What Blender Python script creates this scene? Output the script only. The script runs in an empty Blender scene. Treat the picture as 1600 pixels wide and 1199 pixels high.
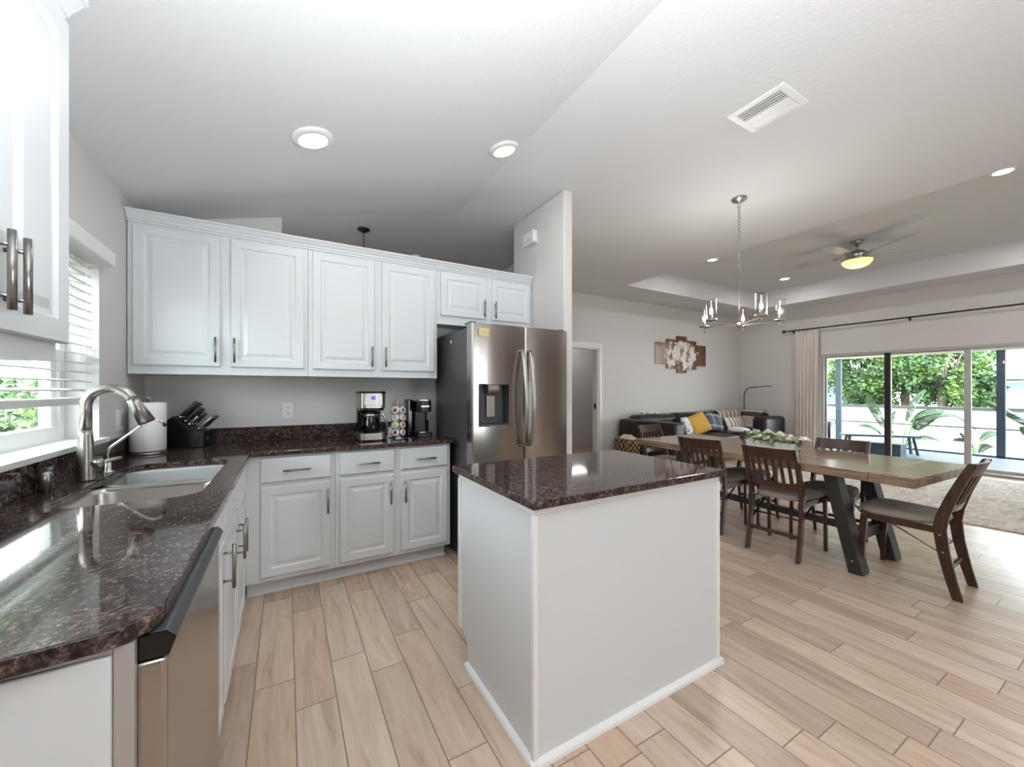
import bpy, bmesh, math, random
from mathutils import Vector, Matrix
C = bpy.context.scene.collection
SC = bpy.context.scene
PI = math.pi
random.seed(7)

def lin(r, g, b):
    f = lambda c: (c/255/12.92) if c/255 <= .04045 else ((c/255+.055)/1.055)**2.4
    return (f(r), f(g), f(b), 1)

# ------------------------------------------------------------------ camera
cam_d = bpy.data.cameras.new('camera'); cam = bpy.data.objects.new('camera', cam_d); C.objects.link(cam)
cam.location = (0, 0, 1.29)
cam.rotation_euler = (PI/2, 0, -math.radians(29.895))
cam_d.sensor_width = 36; cam_d.lens = 614/1600*36
cam_d.shift_y = 10.5/1600; cam_d.clip_start = .05
SC.camera = cam
# ------------------------------------------------------------------ exposure, sky, sun
SC.view_settings.view_transform = 'Standard'; SC.view_settings.look = 'None'
SC.view_settings.exposure = 0.5; SC.view_settings.gamma = 1; SC.view_settings.use_curve_mapping = False
W = bpy.data.worlds.new('sky'); SC.world = W; W.use_nodes = True
bg = W.node_tree.nodes['Background']; bg.inputs[0].default_value = (.86, .93, 1, 1); bg.inputs[1].default_value = 14.0
sd = bpy.data.lights.new('sun', 'SUN'); so = bpy.data.objects.new('sun', sd); C.objects.link(so)
sd.energy = 12; sd.angle = math.radians(1); sd.color = (1, .96, .9)
so.rotation_euler = Vector((-.3, .62, -1.0)).to_track_quat('-Z', 'Y').to_euler()
SC.cycles.max_bounces = 10; SC.cycles.diffuse_bounces = 6; SC.cycles.glossy_bounces = 5
SC.cycles.transmission_bounces = 8; SC.cycles.transparent_max_bounces = 12
SC.cycles.caustics_reflective = False; SC.cycles.caustics_refractive = False
SC.cycles.sample_clamp_indirect = 6
def area(name, loc, dirv, sx, sy, e, col=(1, 1, 1)):
    d = bpy.data.lights.new(name, 'AREA'); o = bpy.data.objects.new(name, d); C.objects.link(o)
    d.shape = 'RECTANGLE'; d.size = sx; d.size_y = sy; d.energy = e; d.color = col
    o.location = loc; o.rotation_euler = Vector(dirv).to_track_quat('-Z', 'Y').to_euler(); return o
# added fill light before the unseen rear opening, brightens the sliding-door wall
area('rear_living_fill', (2.6, -3.9, 1.25), (1, .6, 0), .3, 1.7, 36, (.86, .94, 1))

# the photographer's flash, aimed up so that it bounces off the ceiling
area('bounced_flash', (.35, .0, 1.4), (.0, .05, 1), .4, .4, 76, (.88, .95, 1))

# ------------------------------------------------------------------ mesh helper
class MB:
    def __init__(s): s.v = []; s.f = []; s.m = []; s.mi = 0; s.sm = []; s.smooth = False
    def add(s, vs, fs):
        n = len(s.v); s.v += [tuple(p) for p in vs]
        for f in fs: s.f.append([i+n for i in f]); s.m.append(s.mi); s.sm.append(s.smooth)
        return s
    def box(s, x0, y0, z0, x1, y1, z1):
        x0, x1 = sorted((x0, x1)); y0, y1 = sorted((y0, y1)); z0, z1 = sorted((z0, z1))
        return s.add([(x0,y0,z0),(x1,y0,z0),(x1,y1,z0),(x0,y1,z0),(x0,y0,z1),(x1,y0,z1),(x1,y1,z1),(x0,y1,z1)],
              [(0,3,2,1),(4,5,6,7),(0,1,5,4),(1,2,6,5),(2,3,7,6),(3,0,4,7)])
    def prism(s, poly, axis, a, b):
        n = len(poly)
        def P(p, t): return {'x': (t, p[0], p[1]), 'y': (p[0], t, p[1]), 'z': (p[0], p[1], t)}[axis]
        return s.add([P(p, a) for p in poly]+[P(p, b) for p in poly],
              [list(range(n))[::-1], list(range(n, 2*n))]+[(i, (i+1) % n, n+(i+1) % n, n+i) for i in range(n)])
    def tube(s, pts, r, seg=10, cap=True, ry=None):
        pts = [Vector(p) for p in pts]; n = len(pts); rs = r if isinstance(r, (list, tuple)) else [r]*n
        sm = s.smooth; s.smooth = True
        t0 = (pts[1]-pts[0]).normalized()
        u = t0.cross(Vector((0, 0, 1)))
        if u.length < 1e-3: u = t0.cross(Vector((1, 0, 0)))
        u.normalize(); vs = []
        for i, p in enumerate(pts):
            t = (pts[min(i+1, n-1)]-pts[max(i-1, 0)]).normalized()
            u = (u-t*u.dot(t)).normalized(); w = t.cross(u)
            for k in range(seg):
                a = 2*PI*k/seg
                vs.append(p+u*math.cos(a)*rs[i]+w*math.sin(a)*(rs[i] if ry is None else ry))
        fs = [(i*seg+k, i*seg+(k+1) % seg, (i+1)*seg+(k+1) % seg, (i+1)*seg+k) for i in range(n-1) for k in range(seg)]
        s.add(vs, fs)
        s.smooth = False
        if cap:
            m = len(s.v)-len(vs)
            s.f += [[m+k for k in range(seg)][::-1], [m+(n-1)*seg+k for k in range(seg)]]; s.m += [s.mi]*2; s.sm += [False]*2
        s.smooth = sm
        return s
    def lathe(s, prof, c=(0, 0, 0), seg=24, axis='z', smooth=True):
        vs = []; n = len(prof)
        for r, h in prof:
            for k in range(seg):
                a = 2*PI*k/seg; x, y = r*math.cos(a), r*math.sin(a)
                q = {'z': (x, y, h), 'y': (x, h, y), 'x': (h, x, y)}[axis]
                vs.append((c[0]+q[0], c[1]+q[1], c[2]+q[2]))
        sm = s.smooth; s.smooth = smooth
        s.add(vs, [(i*seg+k, i*seg+(k+1) % seg, (i+1)*seg+(k+1) % seg, (i+1)*seg+k) for i in range(n-1) for k in range(seg)])
        m = len(s.v)-len(vs)
        s.smooth = sm
        if prof[0][0] > 1e-5: s.f.append([m+k for k in range(seg)][::-1]); s.m.append(s.mi); s.sm.append(False)
        if prof[-1][0] > 1e-5: s.f.append([m+(n-1)*seg+k for k in range(seg)]); s.m.append(s.mi); s.sm.append(False)
        return s
    def bar(s, a, b, w, h, up=(0, 0, 1)):
        """a rectangular bar from a to b, w across, h along up"""
        a, b = Vector(a), Vector(b); t = (b-a).normalized(); u = t.cross(Vector(up))
        if u.length < 1e-4: u = t.cross(Vector((1, 0, 0)))
        u.normalize(); q = u.cross(t); vs = []
        for p in (a, b):
            for i, j in ((-1,-1),(1,-1),(1,1),(-1,1)): vs.append(p+u*i*w/2+q*j*h/2)
        return s.add(vs, [(0,3,2,1),(4,5,6,7),(0,1,5,4),(1,2,6,5),(2,3,7,6),(3,0,4,7)])
    def door(s, w, h, t, loops, M):
        """a panel w x h (local x, z), front towards -y; loops = [(inset, depth)]"""
        vs = []; fs = []
        def rect(i, y): return [(i, y, i), (w-i, y, i), (w-i, y, h-i), (i, y, h-i)]
        vs += rect(0, t)
        for i, d in loops: vs += rect(i, d)
        n = len(loops)+1
        for k in range(n-1):
            for q in range(4): fs.append((k*4+q, k*4+(q+1) % 4, (k+1)*4+(q+1) % 4, (k+1)*4+q))
        fs.append([3, 2, 1, 0]); fs.append([(n-1)*4+q for q in range(4)])
        return s.add([M @ Vector(p) for p in vs], fs)
    def grid(s, nu, nv, fn, closed_u=False, smooth=True):
        sm = s.smooth; s.smooth = smooth
        vs = [fn(i/(nu-1 if not closed_u else nu), j/(nv-1)) for j in range(nv) for i in range(nu)]
        fs = []
        for j in range(nv-1):
            for i in range(nu if closed_u else nu-1):
                a = j*nu+i; b = j*nu+(i+1) % nu
                fs.append((a, b, b+nu, a+nu))
        s.add(vs, fs); s.smooth = sm; return s
    def build(s, name, mat, parent=None, bevel=0, seg=2, smooth=None, solid=0, sub=0, world=True):
        me = bpy.data.meshes.new(name); off = Vector((0, 0, 0))
        if parent is not None and world:
            q = parent
            while q is not None: off = off+q.location; q = q.parent
        elif parent is None and s.v:
            xs, ys, zs = zip(*s.v); off = Vector(((min(xs)+max(xs))/2, (min(ys)+max(ys))/2, min(zs)))
        me.from_pydata([tuple(Vector(p)-off) for p in s.v], [], s.f)
        mats = mat if isinstance(mat, (list, tuple)) else [mat]
        for m in mats: me.materials.append(m)
        me.polygons.foreach_set('material_index', s.m)
        me.polygons.foreach_set('use_smooth', s.sm if smooth is None else [smooth]*len(s.f))
        bm = bmesh.new(); bm.from_mesh(me); bmesh.ops.recalc_face_normals(bm, faces=bm.faces); bm.to_mesh(me); bm.free()
        me.update()
        o = bpy.data.objects.new(name, me); C.objects.link(o)
        if parent is not None: o.parent = parent
        else: o.location = off
        if bevel:
            b = o.modifiers.new('bevel', 'BEVEL'); b.width = bevel; b.segments = seg; b.limit_method = 'ANGLE'; b.angle_limit = math.radians(35)
        if sub:
            b = o.modifiers.new('sub', 'SUBSURF'); b.levels = sub; b.render_levels = sub
        if solid:
            b = o.modifiers.new('solid', 'SOLIDIFY'); b.thickness = solid; b.offset = 0
        return o

def tag(o, label, cat, group=None, kind=None):
    o['label'] = label; o['category'] = cat
    if group: o['group'] = group
    if kind: o['kind'] = kind
    return o
def struct(o, label=None):
    o['kind'] = 'structure'
    if label: o['label'] = label
    return o
def thing(name, label, cat, loc=(0, 0, 0), rotz=0, group=None):
    o = bpy.data.objects.new(name, None); C.objects.link(o); o.empty_display_size = .1
    o.location = loc; o.rotation_euler = (0, 0, rotz); return tag(o, label, cat, group)
def dup(root, loc, rotz, label, group=None):
    def cp(o, par):
        c = o.copy(); C.objects.link(c)
        if par is not None: c.parent = par; c.matrix_parent_inverse = o.matrix_parent_inverse
        for ch in list(o.children): cp(ch, c)
        return c
    r = cp(root, None); r.location = loc; r.rotation_euler = (0, 0, rotz); r['label'] = label
    if group: r['group'] = group
    return r

# ------------------------------------------------------------------ materials
def mat(name, col, rough=.5, metal=0, **kw):
    m = bpy.data.materials.new(name); m.use_nodes = True; b = m.node_tree.nodes['Principled BSDF']
    b.inputs['Base Color'].default_value = col if len(col) == 4 else (*col, 1)
    b.inputs['Roughness'].default_value = rough; b.inputs['Metallic'].default_value = metal
    for k, v in kw.items(): b.inputs[k.replace('_', ' ')].default_value = v
    return m
class NT:
    """short-hand for building a node tree"""
    def __init__(s, m): s.t = m.node_tree; s.n = s.t.nodes; s.b = s.n['Principled BSDF']
    def new(s, typ, **kw):
        x = s.n.new('ShaderNode'+typ)
        for k, v in kw.items(): setattr(x, k, v)
        return x
    def set(s, sock, v):
        if hasattr(v, 'is_output') or isinstance(v, bpy.types.NodeSocket): s.t.links.new(v, sock)
        else: sock.default_value = v
    def math(s, op, a, b=0, c=0):
        x = s.new('Math', operation=op); s.set(x.inputs[0], a); s.set(x.inputs[1], b); s.set(x.inputs[2], c); return x.outputs[0]
    def pos(s, kind='Object'):
        return s.new('TexCoord').outputs[kind]
    def geo(s): return s.new('NewGeometry').outputs['Position']
    def mapv(s, v, scale=(1, 1, 1), loc=(0, 0, 0), rot=(0, 0, 0)):
        x = s.new('Mapping'); s.set(x.inputs[0], v); x.inputs['Scale'].default_value = scale
        x.inputs['Location'].default_value = loc; x.inputs['Rotation'].default_value = rot; return x.outputs[0]
    def noise(s, v, scale, detail=4, rough=.55, dist=0, out=0):
        x = s.new('TexNoise'); s.set(x.inputs['Vector'], v); x.inputs['Scale'].default_value = scale
        x.inputs['Detail'].default_value = detail; x.inputs['Roughness'].default_value = rough; x.inputs['Distortion'].default_value = dist
        return x.outputs[out]
    def vor(s, v, scale, feature='F1', out=0, rnd=1):
        x = s.new('TexVoronoi', feature=feature); s.set(x.inputs['Vector'], v); x.inputs['Scale'].default_value = scale
        x.inputs['Randomness'].default_value = rnd; return x.outputs[out]
    def ramp(s, f, stops, interp='LINEAR'):
        x = s.new('ValToRGB'); s.set(x.inputs[0], f); e = x.color_ramp.elements; x.color_ramp.interpolation = interp
        while len(e) < len(stops): e.new(.5)
        for i, (p, c) in enumerate(stops): e[i].position = p; e[i].color = c if len(c) == 4 else (*c, 1)
        return x.outputs[0]
    def mix(s, f, a, b, mode='MIX'):
        x = s.new('Mix', data_type='RGBA', blend_type=mode); s.set(x.inputs[0], f); s.set(x.inputs[6], a); s.set(x.inputs[7], b); return x.outputs[2]
    def col(s, v): s.set(s.b.inputs['Base Color'], v)
    def bump(s, h, strength=.2, dist=.01):
        x = s.new('Bump'); x.inputs['Strength'].default_value = strength; x.inputs['Distance'].default_value = dist
        s.set(x.inputs['Height'], h); s.t.links.new(x.outputs[0], s.b.inputs['Normal'])

M = {}
M['white'] = mat('white_lacquer', lin(214, 217, 219), .34)
M['trim'] = mat('white_trim_paint', lin(232, 232, 230), .4)
M['wall'] = mat('greige_wall_paint', lin(213, 209, 206), .85); n = NT(M['wall']); n.bump(n.noise(n.geo(), 90, 3), .08, .003)
M['walldark'] = mat('taupe_reflection_darkener', lin(156, 142, 131), .8)  # invented dark tone for the unseen rear wall, deepens the fridge door reflections
M['ceil'] = mat('textured_ceiling_paint', lin(216, 216, 216), .9); n = NT(M['ceil']); n.bump(n.noise(n.mapv(n.geo(), (1, 1, 1)), 38, 4, .6, .6), .25, .006)
M['steel'] = mat('brushed_steel', lin(176, 170, 164), .24, 1)
n = NT(M['steel']); v = n.geo()
n.bump(n.math('ADD', n.noise(n.mapv(v, (3, 3, .22)), 3.2, 1), n.math('MULTIPLY', n.noise(n.mapv(v, (400, 400, 3)), 1, 2), .02)), .10, .02)
M['sinksteel'] = mat('satin_sink_steel', lin(205, 203, 200), .28, 1)
M['nickel'] = mat('brushed_nickel', lin(178, 174, 168), .3, 1)
M['chrome'] = mat('polished_chrome', lin(225, 225, 228), .08, 1)
M['darksteel'] = mat('dark_grey_enamel', lin(82, 82, 84), .38, .3)
M['black'] = mat('black_plastic', lin(16, 16, 17), .35)
M['blackgloss'] = mat('glossy_black_plastic', lin(12, 12, 13), .12)
M['bronze'] = mat('oil_rubbed_bronze', lin(46, 40, 36), .35, .6)
M['ctrl'] = mat('charcoal_control_strip', lin(78, 79, 80), .35, .4)
M['fabric'] = mat('taupe_seat_fabric', lin(146, 136, 128), .8); n = NT(M['fabric']); n.bump(n.noise(n.pos(), 300, 2), .15, .002)
M['leather'] = mat('dark_brown_leather', lin(27, 21, 20), .42); n = NT(M['leather']); n.bump(n.noise(n.pos(), 14, 4), .3, .015)
M['darkwood'] = mat('espresso_stained_wood', lin(68, 42, 30), .3); n = NT(M['darkwood'])
n.col(n.ramp(n.noise(n.mapv(n.pos(), (30, 30, 3)), 2, 5), [(.3, lin(42, 25, 18)), (.7, lin(76, 49, 36))]))
M['tablebase'] = mat('blackened_wood', lin(44, 41, 39), .5)
M['tablewood'] = mat('grey_brown_table_wood', lin(130, 108, 90), .2); n = NT(M['tablewood'])
n.col(n.ramp(n.noise(n.mapv(n.pos(), (9, .9, 9)), 2.2, 8, .62, .8), [(.25, lin(92, 72, 58)), (.5, lin(138, 114, 96)), (.75, lin(164, 140, 118))]))
M['frost'] = mat('frosted_diffuser', (1, 1, 1), .5); M['frost'].node_tree.nodes['Principled BSDF'].inputs['Emission Color'].default_value = (1, .97, .92, 1); M['frost'].node_tree.nodes['Principled BSDF'].inputs['Emission Strength'].default_value = 9
M['amber'] = mat('amber_glass_bowl', lin(235, 190, 120), .3); b = M['amber'].node_tree.nodes['Principled BSDF']; b.inputs['Emission Color'].default_value = lin(255, 205, 125); b.inputs['Emission Strength'].default_value = 1.3
M['filament'] = mat('glowing_bulb', (1, .9, .75), .4); b = M['filament'].node_tree.nodes['Principled BSDF']; b.inputs['Emission Color'].default_value = (1, .86, .66, 1); b.inputs['Emission Strength'].default_value = 22
M['paper'] = mat('white_paper', lin(240, 240, 238), .9)
M['screenblue'] = mat('lit_blue_display', lin(60, 60, 170), .3); b = M['screenblue'].node_tree.nodes['Principled BSDF']; b.inputs['Emission Color'].default_value = lin(80, 85, 220); b.inputs['Emission Strength'].default_value = .7
M['curtain'] = mat('pale_linen', lin(222, 216, 210), .9); M['curtain'].node_tree.nodes['Principled BSDF'].inputs['Subsurface Weight'].default_value = .0
M['alum'] = mat('grey_aluminium_frame', lin(186, 182, 180), .4, .5)
M['bronzealum'] = mat('dark_bronze_aluminium', lin(52, 48, 46), .4, .4)
M['postblue'] = mat('slate_enamel_post', lin(58, 72, 84), .45, .2)
M['teal'] = mat('dark_teal_plastic', lin(28, 66, 82), .4)
M['stucco'] = mat('white_vinyl', lin(176, 176, 180), .7)
M['pull'] = mat('satin_gunmetal_nickel', lin(146, 142, 137), .3, 1)
M['beige'] = mat('beige_stucco', lin(208, 200, 180), .8)
M['green'] = mat('leaf_green', lin(70, 120, 50), .45)
M['woodlid'] = mat('plain_rear_panel', lin(200, 200, 200), .6)
def glass(name, tint=(1, 1, 1), f0=.04):
    """thin clear sheet: passes light straight through, reflects more at a glancing angle"""
    m = bpy.data.materials.new(name); m.use_nodes = True; t = m.node_tree; t.nodes.remove(t.nodes['Principled BSDF']); N = t.nodes.new; L = t.links.new
    out = t.nodes['Material Output']; tr = N('ShaderNodeBsdfTransparent'); gl = N('ShaderNodeBsdfGlossy'); mx = N('ShaderNodeMixShader'); ge = N('ShaderNodeNewGeometry')
    d = N('ShaderNodeVectorMath'); d.operation = 'DOT_PRODUCT'; L(ge.outputs['Normal'], d.inputs[0]); L(ge.outputs['Incoming'], d.inputs[1])
    def ma(op, a, b):
        x = N('ShaderNodeMath'); x.operation = op
        for i, v in enumerate((a, b)):
            if isinstance(v, (int, float)): x.inputs[i].default_value = v
            else: L(v, x.inputs[i])
        return x.outputs[0]
    f = ma('ADD', f0, ma('MULTIPLY', 1-f0, ma('POWER', ma('SUBTRACT', 1, ma('ABSOLUTE', d.outputs['Value'], 0)), 5)))
    tr.inputs[0].default_value = (*tint, 1); gl.inputs['Roughness'].default_value = .02
    L(f, mx.inputs[0]); L(tr.outputs[0], mx.inputs[1]); L(gl.outputs[0], mx.inputs[2]); L(mx.outputs[0], out.inputs[0]); return m
M['pane'] = glass('window_glass', (.94, .97, .96)); M['shade'] = glass('clear_glass_shade', (.96, .96, .96))
M['carafe'] = glass('smoked_carafe_glass', (.45, .44, .43))

# granite
m = M['granite'] = mat('brown_black_granite', lin(46, 38, 36), .06); n = NT(m); v = n.geo()
dv = n.new('VectorMath', operation='ADD'); n.set(dv.inputs[0], v)
sc = n.new('VectorMath', operation='SCALE'); n.set(sc.inputs[0], n.noise(v, 60, 2, .5, 0, 1)); sc.inputs['Scale'].default_value = .006; n.set(dv.inputs[1], sc.outputs[0]); w = dv.outputs[0]
c1 = n.ramp(n.noise(w, 95, 5, .72), [(.36, lin(24, 20, 21)), (.47, lin(58, 47, 45)), (.55, lin(92, 76, 71)), (.64, lin(138, 118, 110)), (.76, lin(176, 160, 152))])
dark = n.ramp(n.noise(v, 32, 4, .65), [(.40, (0, 0, 0, 1)), (.56, (1, 1, 1, 1))])
n.col(n.mix(dark, n.mix(.72, c1, lin(20, 17, 18)), c1)); n.b.inputs['Specular IOR Level'].default_value = .36

# wood-look plank tile, planks along y
m = M['floor'] = mat('wood_look_plank_tile', lin(190, 160, 135), .3); n = NT(m); v = n.geo()
sx = n.new('SeparateXYZ'); n.set(sx.inputs[0], v); X, Y = sx.outputs[0], sx.outputs[1]
pw, pl = .152, .80
u = n.math('DIVIDE', n.math('SUBTRACT', X, .033), pw); row = n.math('FLOOR', u); fu = n.math('SUBTRACT', u, row)
wn = n.new('TexWhiteNoise', noise_dimensions='1D'); n.set(wn.inputs['W'], row)
vv = n.math('ADD', n.math('DIVIDE', Y, pl), n.math('MULTIPLY', wn.outputs[0], 3.0)); vi = n.math('FLOOR', vv); fv = n.math('SUBTRACT', vv, vi)
cx = n.new('CombineXYZ'); n.set(cx.inputs[0], row); n.set(cx.inputs[1], vi)
wn2 = n.new('TexWhiteNoise', noise_dimensions='2D'); n.set(wn2.inputs['Vector'], cx.outputs[0])
gv = n.new('CombineXYZ'); n.set(gv.inputs[0], n.math('ADD', n.math('MULTIPLY', X, 9), n.math('MULTIPLY', wn2.outputs[0], 40))); n.set(gv.inputs[1], n.math('MULTIPLY', Y, 1.1)); n.set(gv.inputs[2], n.math('MULTIPLY', wn2.outputs[0], 17))
grain = n.noise(gv.outputs[0], 2.0, 7, .6, 1.1)
c = n.ramp(grain, [(.22, lin(168, 142, 123)), (.42, lin(200, 177, 157)), (.62, lin(212, 191, 172)), (.82, lin(222, 204, 186))])
tone = n.ramp(wn2.outputs[0], [(0, lin(228, 224, 222)), (.5, (1, 1, 1, 1)), (1, lin(242, 234, 228))])
c = n.mix(1, c, tone, 'MULTIPLY')
kv = n.new('CombineXYZ'); n.set(kv.inputs[0], n.math('MULTIPLY', X, 1.6)); n.set(kv.inputs[1], n.math('MULTIPLY', Y, 1.0))
kd = n.vor(kv.outputs[0], 2.6); knot = n.ramp(kd, [(.0, (1, 1, 1, 1)), (.045, (.0, .0, .0, 1))])
c = n.mix(n.math('MULTIPLY', knot, .8), c, lin(110, 78, 58))
eu = n.math('MULTIPLY', n.math('MINIMUM', fu, n.math('SUBTRACT', 1, fu)), pw); ev = n.math('MULTIPLY', n.math('MINIMUM', fv, n.math('SUBTRACT', 1, fv)), pl)
gr = n.math('LESS_THAN', n.math('MINIMUM', eu, ev), .0022)
n.col(n.mix(gr, c, lin(128, 112, 98))); n.set(n.b.inputs['Roughness'], n.math('ADD', .27, n.math('MULTIPLY', gr, .4)))
n.b.inputs['Specular IOR Level'].default_value = .3; n.bump(n.math('SUBTRACT', n.math('MULTIPLY', grain, .12), gr), .12, .002)

# rug, throw, cushions, paintings, wicker
m = M['rug'] = mat('beige_abstract_rug', lin(180, 168, 158), .95); n = NT(m); v = n.geo()
n.col(n.ramp(n.noise(n.mapv(v, (1.2, 3, 1)), 3.4, 8, .72, 1.5), [(.3, lin(140, 128, 120)), (.48, lin(196, 184, 174)), (.6, lin(216, 206, 196)), (.75, lin(166, 150, 138))])); n.bump(n.noise(v, 160, 2), .4, .004)
def stripes(name, base, dark, axis, freq, thr, extra=None):
    m = mat(name, base, .9); n = NT(m); s = n.new('SeparateXYZ'); n.set(s.inputs[0], n.pos())
    w = n.math('FRACT', n.math('MULTIPLY', s.outputs[axis], freq)); f = n.math('LESS_THAN', w, thr)
    if extra: f = n.math('MAXIMUM', f, n.math('LESS_THAN', n.math('ABSOLUTE', n.math('SUBTRACT', w, extra)), .05))
    n.col(n.mix(f, base, dark)); return m
M['throw'] = stripes('cream_and_brown_striped_throw', lin(214, 202, 188), lin(84, 70, 60), 0, 7, .3, .6)
M['lumbar'] = stripes('cream_cushion_with_dark_stripes', lin(220, 212, 204), lin(70, 62, 60), 0, 9, .22)
m = M['plaid'] = mat('blue_grey_plaid', lin(86, 98, 108), .9); n = NT(m); s = n.new('SeparateXYZ'); n.set(s.inputs[0], n.pos())
fx = n.math('LESS_THAN', n.math('ABSOLUTE', n.math('SUBTRACT', n.math('FRACT', n.math('MULTIPLY', s.outputs[0], 4.5)), .5)), .05); fz = n.math('LESS_THAN', n.math('ABSOLUTE', n.math('SUBTRACT', n.math('FRACT', n.math('MULTIPLY', s.outputs[2], 4.5)), .5)), .05)
n.col(n.mix(n.math('MAXIMUM', fx, fz), lin(86, 98, 108), lin(176, 184, 190)))
m = M['yellow'] = mat('mustard_velvet', lin(206, 160, 66), .8)
m = M['ikat'] = mat('grey_white_patterned_fabric', lin(200, 200, 200), .9); n = NT(m)
n.col(n.ramp(n.vor(n.pos(), 18), [(.2, lin(90, 96, 102)), (.35, lin(226, 226, 226))]))
m = M['wicker'] = mat('brown_wicker', lin(110, 80, 52), .7); n = NT(m); v = n.pos()
ch = n.new('TexChecker'); n.set(ch.inputs[0], n.mapv(v, (1, 1, 1))); ch.inputs['Scale'].default_value = 21; ch.inputs[1].default_value = lin(176, 146, 108); ch.inputs[2].default_value = lin(60, 42, 30); n.col(ch.outputs[0]); n.bump(ch.outputs[1], .6, .01)
m = M['art'] = mat('printed_floral_canvas', lin(150, 130, 115), .8); n = NT(m)
v = n.mapv(n.geo(), (1, 1, 1), (-7.1, -5.3, -2.02)); s = n.new('SeparateXYZ'); n.set(s.inputs[0], v)
base = n.ramp(n.math('ADD', n.math('MULTIPLY', s.outputs[0], .42), n.math('ADD', .5, n.math('MULTIPLY', n.noise(v, 2.2, 3), .12))), [(.15, lin(205, 196, 190)), (.4, lin(160, 134, 120)), (.62, lin(142, 94, 66)), (.95, lin(92, 66, 54))])
base = n.mix(n.ramp(n.math('ADD', s.outputs[2], n.math('MULTIPLY', n.noise(v, 4, 3), .25)), [(.28, (0, 0, 0, 1)), (.42, (1, 1, 1, 1))]), base, lin(104, 66, 46))
ex = n.math('MULTIPLY', s.outputs[0], 1.45); ez = n.math('MULTIPLY', n.math('ADD', s.outputs[2], .02), 2.6)
d = n.math('SQRT', n.math('ADD', n.math('MULTIPLY', ex, ex), n.math('MULTIPLY', ez, ez)))
blob = n.math('ADD', d, n.math('MULTIPLY', n.math('SUBTRACT', n.noise(v, 7, 3), .5), .9))
wv = n.new('VectorMath', operation='ADD'); n.set(wv.inputs[0], n.mapv(v, (1, 1, .7))); n.set(wv.inputs[1], n.mapv(n.noise(v, 5, 2, out=1), (.25, .25, .25)))
petal = n.ramp(n.vor(wv.outputs[0], 7.5, 'F1'), [(.05, lin(206, 196, 188)), (.3, lin(242, 236, 230)), (.55, lin(226, 216, 208)), (.66, lin(168, 152, 142)), (.8, lin(112, 88, 76))])
n.col(n.mix(n.ramp(blob, [(.72, (1, 1, 1, 1)), (.8, (0, 0, 0, 1))]), base, petal))
m = M['foliage'] = mat('bright_tree_leaves', lin(90, 140, 60), .5); n = NT(m)
n.col(n.ramp(n.noise(n.geo(), 1.7, 3), [(.3, lin(26, 52, 24)), (.5, lin(56, 88, 38)), (.7, lin(100, 126, 56))]))
n.b.inputs['Transmission Weight'].default_value = 0
m = M['broadleaf'] = mat('banana_like_leaf', lin(84, 130, 80), .6, Specular_IOR_Level=.2); n = NT(m)
n.col(n.ramp(n.noise(n.geo(), 3, 3), [(.3, lin(20, 38, 20)), (.7, lin(48, 72, 36))]))
m = M['pavers'] = mat('blue_grey_pavers', lin(150, 156, 164), .6); n = NT(m)
bt = n.new('TexBrick'); n.set(bt.inputs[0], n.geo()); bt.inputs['Scale'].default_value = 4; bt.inputs[1].default_value = lin(46, 54, 66); bt.inputs[2].default_value = lin(58, 67, 80); bt.inputs[3].default_value = lin(42, 50, 62); bt.inputs['Mortar Size'].default_value = .012; n.col(bt.outputs[0])
m = M['lawn'] = mat('pale_gravel_and_grass', lin(200, 200, 185), .9); n = NT(m); n.col(n.ramp(n.noise(n.geo(), 3, 6), [(.4, lin(92, 100, 70)), (.6, lin(128, 126, 118))]))
M['bark'] = mat('grey_bark', lin(96, 80, 66), .9)
m = M['shingle'] = mat('pale_roof_shingle', lin(104, 102, 100), .8)
m = M['magnet'] = mat('printed_photo_magnet', lin(180, 180, 150), .5); n = NT(m)
n.col(n.ramp(n.noise(n.pos(), 45, 3, out=0), [(.3, lin(40, 60, 40)), (.45, lin(200, 205, 170)), (.6, lin(222, 190, 90)), (.72, lin(190, 100, 70))]))
# ================================================================== THE SETTING
ZC = 2.985; XL = -.82; YB = 3.5; YF = 5.35; XR = 9.2; YS = -4.0; RX = 1.42; PX0, PX1, PY = 2.03, 2.12, 2.65
struct(MB().box(XL-.2, YS-.2, -.12, XR+.16, 9.2, 0).build('floor', M['floor']))
b = MB()
zl = 2.42-.252*.2
b.prism([(XL-.2, zl), (RX, ZC), (RX, ZC+.14), (XL-.2, zl+.14)], 'y', YS, YB)
b.box(RX, YS, ZC, 4.77, YB, ZC+.14)                       # flat part
b.box(2.75, YB, ZC, 4.77, YF, ZC+.14)
TX0, TX1, TY0, TY1, TZ = 4.77, 8.56, 0.0, 4.585, 3.31
b.box(4.77, TY1, ZC, XR, YF, ZC+.14); b.box(4.77, YS, ZC, XR, TY0, ZC+.14); b.box(TX1, TY0, ZC, XR, TY1, ZC+.14)
b.box(TX0-.08, TY0-.08, TZ, TX1+.08, TY1+.08, TZ+.1)      # tray
b.box(TX0-.08, TY0-.08, ZC+.14, TX0, TY1+.08, TZ); b.box(TX1, TY0-.08, ZC+.14, TX1+.08, TY1+.08, TZ)
b.box(TX0, TY0-.08, ZC+.14, TX1, TY0, TZ); b.box(TX0, TY1, ZC+.14, TX1, TY1+.08, TZ)
b.box(XL, YB, ZC, 2.75, 9.1, ZC+.14)                       # ceiling of the room beyond
struct(b.build('ceiling', M['ceil']))
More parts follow.
